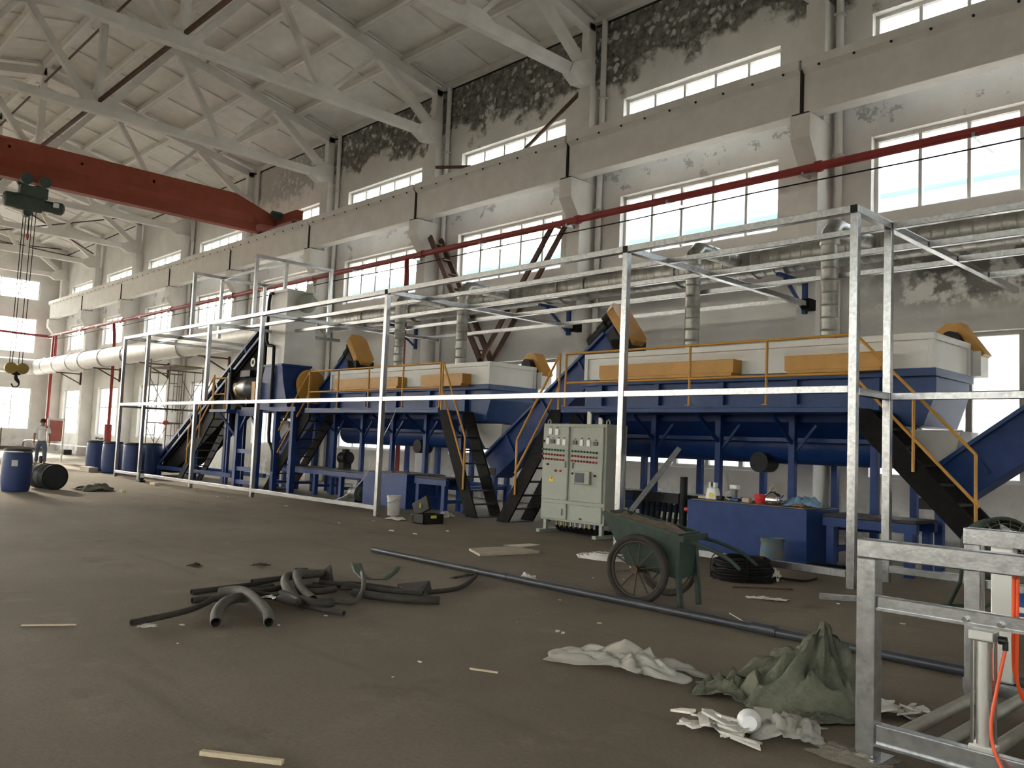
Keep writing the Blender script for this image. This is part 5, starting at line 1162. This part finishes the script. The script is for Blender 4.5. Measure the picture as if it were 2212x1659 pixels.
# ---- objects on the near blue tank
tz = .755
t = thing('detergent_jug', 'white plastic jug with yellow label on the blue tank', 'jug', (-7.05, 10.95, tz))
MB().loft([(-7.15, 10.86, tz), (-6.95, 10.86, tz), (-6.95, 11.02, tz), (-7.15, 11.02, tz)], [(-7.12, 10.88, tz+.17), (-6.98, 10.88, tz+.17), (-6.98, 11.0, tz+.17), (-7.12, 11.0, tz+.17)]).build('jug_body', 'white_plastic', t, bevel=.02)
for x in (-7.09, -7.01): MB().box(x-.02, x+.02, 10.9, 10.98, tz+.17, tz+.25).build('jug_shoulder', 'white_plastic', t, bevel=.01)
MB().box(-7.08, -7.02, 10.91, 10.97, tz+.20, tz+.25).build('jug_cap', 'motor_black', t); MB().cyl((-7.03, 10.855, tz+.06), (-7.03, 10.862, tz+.06), .04, 16).build('jug_label', 'label_yellow', t)
t = thing('work_lamp', 'grey cylindrical work lamp with white cap on the blue tank', 'lamp', (-6.72, 11.0, tz))
MB().cyl((-6.72, 11.0, tz), (-6.72, 11.0, tz+.17), .04, 16).build('lamp_body', 'motor_grey', t, smooth=True); MB().box(-6.78, -6.66, 10.95, 11.05, tz+.17, tz+.23).build('lamp_cap', 'white_plastic', t, bevel=.01)
MB().tube([(-6.76, 10.96, tz+.15), (-6.84, 10.94, tz+.10), (-6.84, 10.94, tz+.04), (-6.76, 10.95, tz+.01)], .008, 6, smooth=1).build('lamp_lead', 'cable_white', t, smooth='full')
bk = bucket('small bright red bucket on the blue tank', -6.22, 10.85, .06, .085, .13, 'red_plastic', False); bk.location.z = tz
t = thing('kettle', 'polished steel kettle with looped handle on the blue tank', 'kettle', (-6.02, 10.85, tz))
MB().lathe((-6.02, 10.85, tz), (-6.02, 10.85, tz+.2), [(0, .09), (.02, .115), (.07, .125), (.13, .105), (.17, .06), (.185, .03), (.19, .015), (.21, .015), (.215, .005)], 24, True, True).build('kettle_body', 'steel_polished', t, smooth=True)
MB().tube([(-6.09, 10.85, tz+.13), (-6.07, 10.85, tz+.22), (-6.02, 10.85, tz+.26), (-5.97, 10.85, tz+.22), (-5.95, 10.85, tz+.13)], .01, 8, smooth=2).build('kettle_handle', 'brass', t, smooth='full'); MB().tube([(-5.93, 10.85, tz+.09), (-5.87, 10.85, tz+.14)], [.02, .012], 8).build('kettle_spout', 'steel_polished', t, smooth=True)
crumple('blue_sheet', 'blue_film', 'sheet of blue plastic crumpled on the blue tank', 'plastic sheet', (-5.66, 11.0, tz), .55, .4, .16, 31.0, R(20), 24, 18, .002)
for i, (x, y, w2, d2, h2, mt, lb) in enumerate(((-6.9, 10.9, .05, .04, .06, 'motor_black', 'black drill battery beside the white jug'), (-6.62, 10.85, .07, .04, .05, 'compressor_blue', 'blue power tool body on the blue tank'), (-6.52, 10.95, .05, .05, .07, 'motor_black', 'small black tin behind the blue power tool'), (-6.4, 10.8, .06, .05, .075, 'board', 'small carton beside the red bucket'), (-7.22, 10.95, .06, .06, .04, 'cream_wood', 'little wooden block at the left tank corner'))):
    tag(MB().box(x-w2, x+w2, y-d2, y+d2, tz, tz+h2).build('bench_item', mt, bevel=.015), lb, 'tool')
crumple('orange_glove', 'orange_glove', 'orange work glove near the front edge of the blue tank', 'glove', (-5.6, 10.75, tz), .14, .08, .03, 33.0, 0, 10, 8, .003)
tag(MB().box(-5.95, -5.72, 11.05, 11.09, tz, tz+.04).build('white_rod', 'white_plastic'), 'short white rod on the blue tank', 'rod')
# ---- galvanised stand in the foreground
t = thing('roller_stand', 'galvanised steel stand with floor rollers in the right foreground', 'stand', (-1.0, 4.8, 0))
def G(n_, p, q_, a=.1, b=.1): return MB().bar(p, q_, a, b).build(n_, 'galvanised', t, bevel=.006)
ny, fy, xl, xr = 4.14, 5.55, -1.78, .6
G('post', (xl, ny, .0), (xl, ny, .94), .09, .09); G('top_beam', (xl-.045, ny, .985), (xr, ny, .985), .09, .09)
G('middle_beam', (xl+.045, ny+.0, .735), (xr, ny, .735), .05, .06); G('low_beam', (xl+.045, ny, .125), (xr, ny, .125), .06, .09)
MB().box(xl+.045, xr, ny-.035, ny-.02, .70, .712).build('beam_lip', 'galvanised', t); MB().box(xl+.045, xr, ny-.05, ny-.03, .075, .087).build('beam_lip', 'galvanised', t)
G('post', (xl+.02, fy, 0), (xl+.02, fy, .94), .09, .09); G('top_beam', (xl-.03, fy, .985), (xr, fy, .985), .09, .10); G('middle_beam', (xl+.065, fy, .71), (xr, fy, .71), .05, .05); G('low_beam', (xl-.04, fy, .115), (xr, fy, .115), .05, .07)
G('post', (xr, ny, 0), (xr, ny, .94), .09, .09); G('post', (xr, fy, 0), (xr, fy, .94), .09, .09)
for i in range(13): MB().cyl((xl+.12+.18*i, ny+.03, .12), (xl+.12+.18*i, fy-.02, .12), .032, 14).build('roller', 'roller_tube', t, smooth=True)
for i in (.0, .14): MB().cyl((-1.34+i, ny-.03, .725), (-1.34+i, ny-.045, .725), .012, 8).build('bolt_head', 'chrome', t)
MB().box(xl-.09, xl+.09, ny-.09, ny+.09, 0, .012).build('foot_plate', 'galvanised', t)
t = thing('air_cylinder', 'upright aluminium pneumatic cylinder inside the galvanised stand', 'cylinder', (-1.275, ny, .17))
MB().cyl((-1.275, ny, .19), (-1.275, ny, .64), .031, 20).build('barrel_tube', 'aluminium', t, smooth=True)
for sx in (-.038, .038):
    for sy in (-.03, .03): MB().cyl((-1.275+sx, ny+sy, .19), (-1.275+sx, ny+sy, .65), .007, 8).build('tie_rod', 'chrome', t, smooth=True)
for z0, z1 in ((.645, .69), (.172, .20)): MB().box(-1.325, -1.225, ny-.045, ny+.045, z0, z1).build('end_cap', 'aluminium', t, bevel=.005)
MB().cyl((-1.215, ny-.0, .655), (-1.185, ny, .655), .018, 10).build('air_fitting', 'button_black', t, smooth=True); MB().cyl((-1.19, ny, .655), (-1.19, ny, .615), .012, 8).build('air_elbow', 'button_black', t, smooth=True)
t = thing('back_cylinder', 'second pneumatic cylinder on the rear side of the galvanised stand', 'cylinder', (-1.70, fy-.1, .15))
MB().box(-1.66, -1.54, fy-.05, fy+.03, .17, .94).build('barrel_tube', 'aluminium', t, bevel=.01); MB().cyl((-1.70, fy-.05, .17), (-1.70, fy-.05, .94), .012, 8).build('tie_rod', 'chrome', t, smooth=True)
AH = [[(-1.19, ny, .62), (-1.215, ny-.03, .45), (-1.235, ny-.05, .30), (-1.22, ny-.06, .20), (-1.17, ny-.07, .11), (-1.08, ny-.08, .05)],
      [(-1.17, ny+.05, .93), (-1.175, ny+.05, .65), (-1.185, ny+.1, .48), (-1.17, ny+.25, .35), (-1.12, ny+.4, .25)],
      [(-1.155, ny+.05, .93), (-1.16, ny+.05, .62), (-1.17, ny+.08, .45), (-1.15, ny+.22, .32), (-1.08, ny+.4, .24)],
      [(-1.18, ny-.06, .09), (-1.12, ny-.08, .06), (-1.02, ny-.1, .045), (-.9, ny-.1, .04)]]
for i, (ps, lb) in enumerate(zip(AH, ('orange air hose looping down in front of the aluminium cylinder', 'left of two orange air hoses hanging behind the stand beam', 'right of two orange air hoses hanging behind the stand beam', 'low orange air hose running right along the stand foot'))):
    tag(MB().tube(ps, .0075, 8, True, 2).build('air_hose', 'orange_hose', None, smooth='full'), lb, 'hose', 'orange air hoses')
# ---- fan, compressor and green drum behind the stand
t = thing('drum_fan', 'dark green industrial drum fan on a stand behind the galvanised stand', 'fan', (-2.85, 9.0, 0))
fc_ = V(-2.62, 8.95, .62); fa = V(.62, -.75, .15).normalized()
MB().lathe(fc_-fa*.16, fc_+fa*.16, [(0, .29), (.1, .31), (.9, .31), (1, .29)], 32, False).build('drum', 'fan_green', t, smooth=True, solid=.01)
for i in range(7):
    r_ = .05+.038*i; e1 = fa.orthogonal().normalized(); e2 = fa.cross(e1)
    MB().tube([fc_+fa*.165+(e1*math.cos(a)+e2*math.sin(a))*r_ for a in [2*math.pi*k/28 for k in range(29)]], .003, 5, False).build('grille_ring', 'scaffold_steel', t)
for k in range(16):
    a = 2*math.pi*k/16; e1 = fa.orthogonal().normalized(); e2 = fa.cross(e1); MB().cyl(fc_+fa*.165, fc_+fa*.165+(e1*math.cos(a)+e2*math.sin(a))*.29, .003, 5).build('grille_wire', 'scaffold_steel', t)
MB().cyl(fc_-fa*.1, fc_+fa*.1, .09, 16).build('fan_motor', 'motor_black', t, smooth=True)
for k in range(3):
    a = 2*math.pi*k/3; e1 = fa.orthogonal().normalized(); e2 = fa.cross(e1); dv = e1*math.cos(a)+e2*math.sin(a); tv = fa.cross(dv)
    MB().loft([fc_+dv*.08-tv*.04-fa*.02, fc_+dv*.08+tv*.04+fa*.02, fc_+dv*.26+tv*.09+fa*.03, fc_+dv*.26-tv*.05-fa*.03], [p+fa*.006 for p in (fc_+dv*.08-tv*.04-fa*.02, fc_+dv*.08+tv*.04+fa*.02, fc_+dv*.26+tv*.09+fa*.03, fc_+dv*.26-tv*.05-fa*.03)]).build('blade', 'fan_green', t)
for s in (-1, 1):
    MB().tube([(-2.62+s*.25, 8.95+s*.21, .62), (-2.68+s*.22, 8.95+s*.2, .3), (-2.95+s*.13, 8.98, .03)], .018, 8).build('stand_tube', 'fan_green', t); MB().bar((-3.1+s*.2, 8.75, .02), (-2.8+s*.2, 9.2, .02), .04, .04).build('stand_foot', 'fan_green', t)
t = thing('air_compressor', 'blue air compressor with white stickers behind the galvanised stand', 'compressor', (-1.75, 7.4, 0))
MB().lathe((-2.15, 7.35, .33), (-1.2, 7.5, .33), [(0, .05), (.04, .13), (.1, .17), (.9, .17), (.96, .13), (1, .05)], 24).build('air_tank', 'compressor_blue', t, smooth=True)
MB().box(-2.1, -1.75, 7.3, 7.55, .52, .72).build('pump_head', 'drum_green', t, bevel=.02); MB().lathe((-1.7, 7.42, .60), (-1.35, 7.46, .60), [(0, .08), (.1, .11), (.9, .11), (1, .07)], 16).build('motor', 'motor_black', t, smooth=True)
MB().box(-2.06, -1.84, 7.20, 7.205, .33, .37).build('sticker', 'white_plastic', t); MB().box(-1.82, -1.6, 7.21, 7.216, .31, .38).build('sticker', 'meter_face', t)
MB().cyl((-2.12, 7.24, .1), (-2.12, 7.30, .1), .10, 16).build('wheel', 'white_plastic', t, smooth=True); MB().cyl((-1.3, 7.24, .1), (-1.3, 7.30, .1), .10, 16).build('wheel', 'white_plastic', t, smooth=True)
for x in (-2.12, -1.3): MB().box(x-.03, x+.03, 7.3, 7.5, .1, .2).build('foot_bracket', 'motor_black', t)
t = thing('green_drum', 'olive green drum standing at the right picture edge', 'drum', (-.93, 5.0, .15))
MB().lathe((-.90, 5.05, .16), (-.90, 5.05, .62), [(0, .10), (.05, .16), (.5, .19), (.85, .17), (1, .08)], 24).build('drum_body', 'drum_green', t, smooth=True)
MB().cyl((-.90, 5.05, .62), (-.90, 5.05, .66), .05, 14).build('drum_neck', 'drum_green', t, smooth=True)
# white dust spilled round the stand foot
def dust(a, b):
    th = 2*math.pi*a; r_ = b*(.16+.09*noise.noise(V(math.cos(th)*2, math.sin(th)*2, 1)))
    return V(-1.84+1.25*r_*math.cos(th), 4.08+r_*math.sin(th)*.9, .004+.02*(1-b)*(1+noise.noise(V(math.cos(th)*5*b, math.sin(th)*5*b, 2))))
o = MB().grid(dust, 40, 8).build('plaster_dust', 'pale_dust', None, smooth='full', merge=True); tag(o, 'pale plaster dust spilled around the stand foot', 'dust'); o['kind'] = 'stuff'
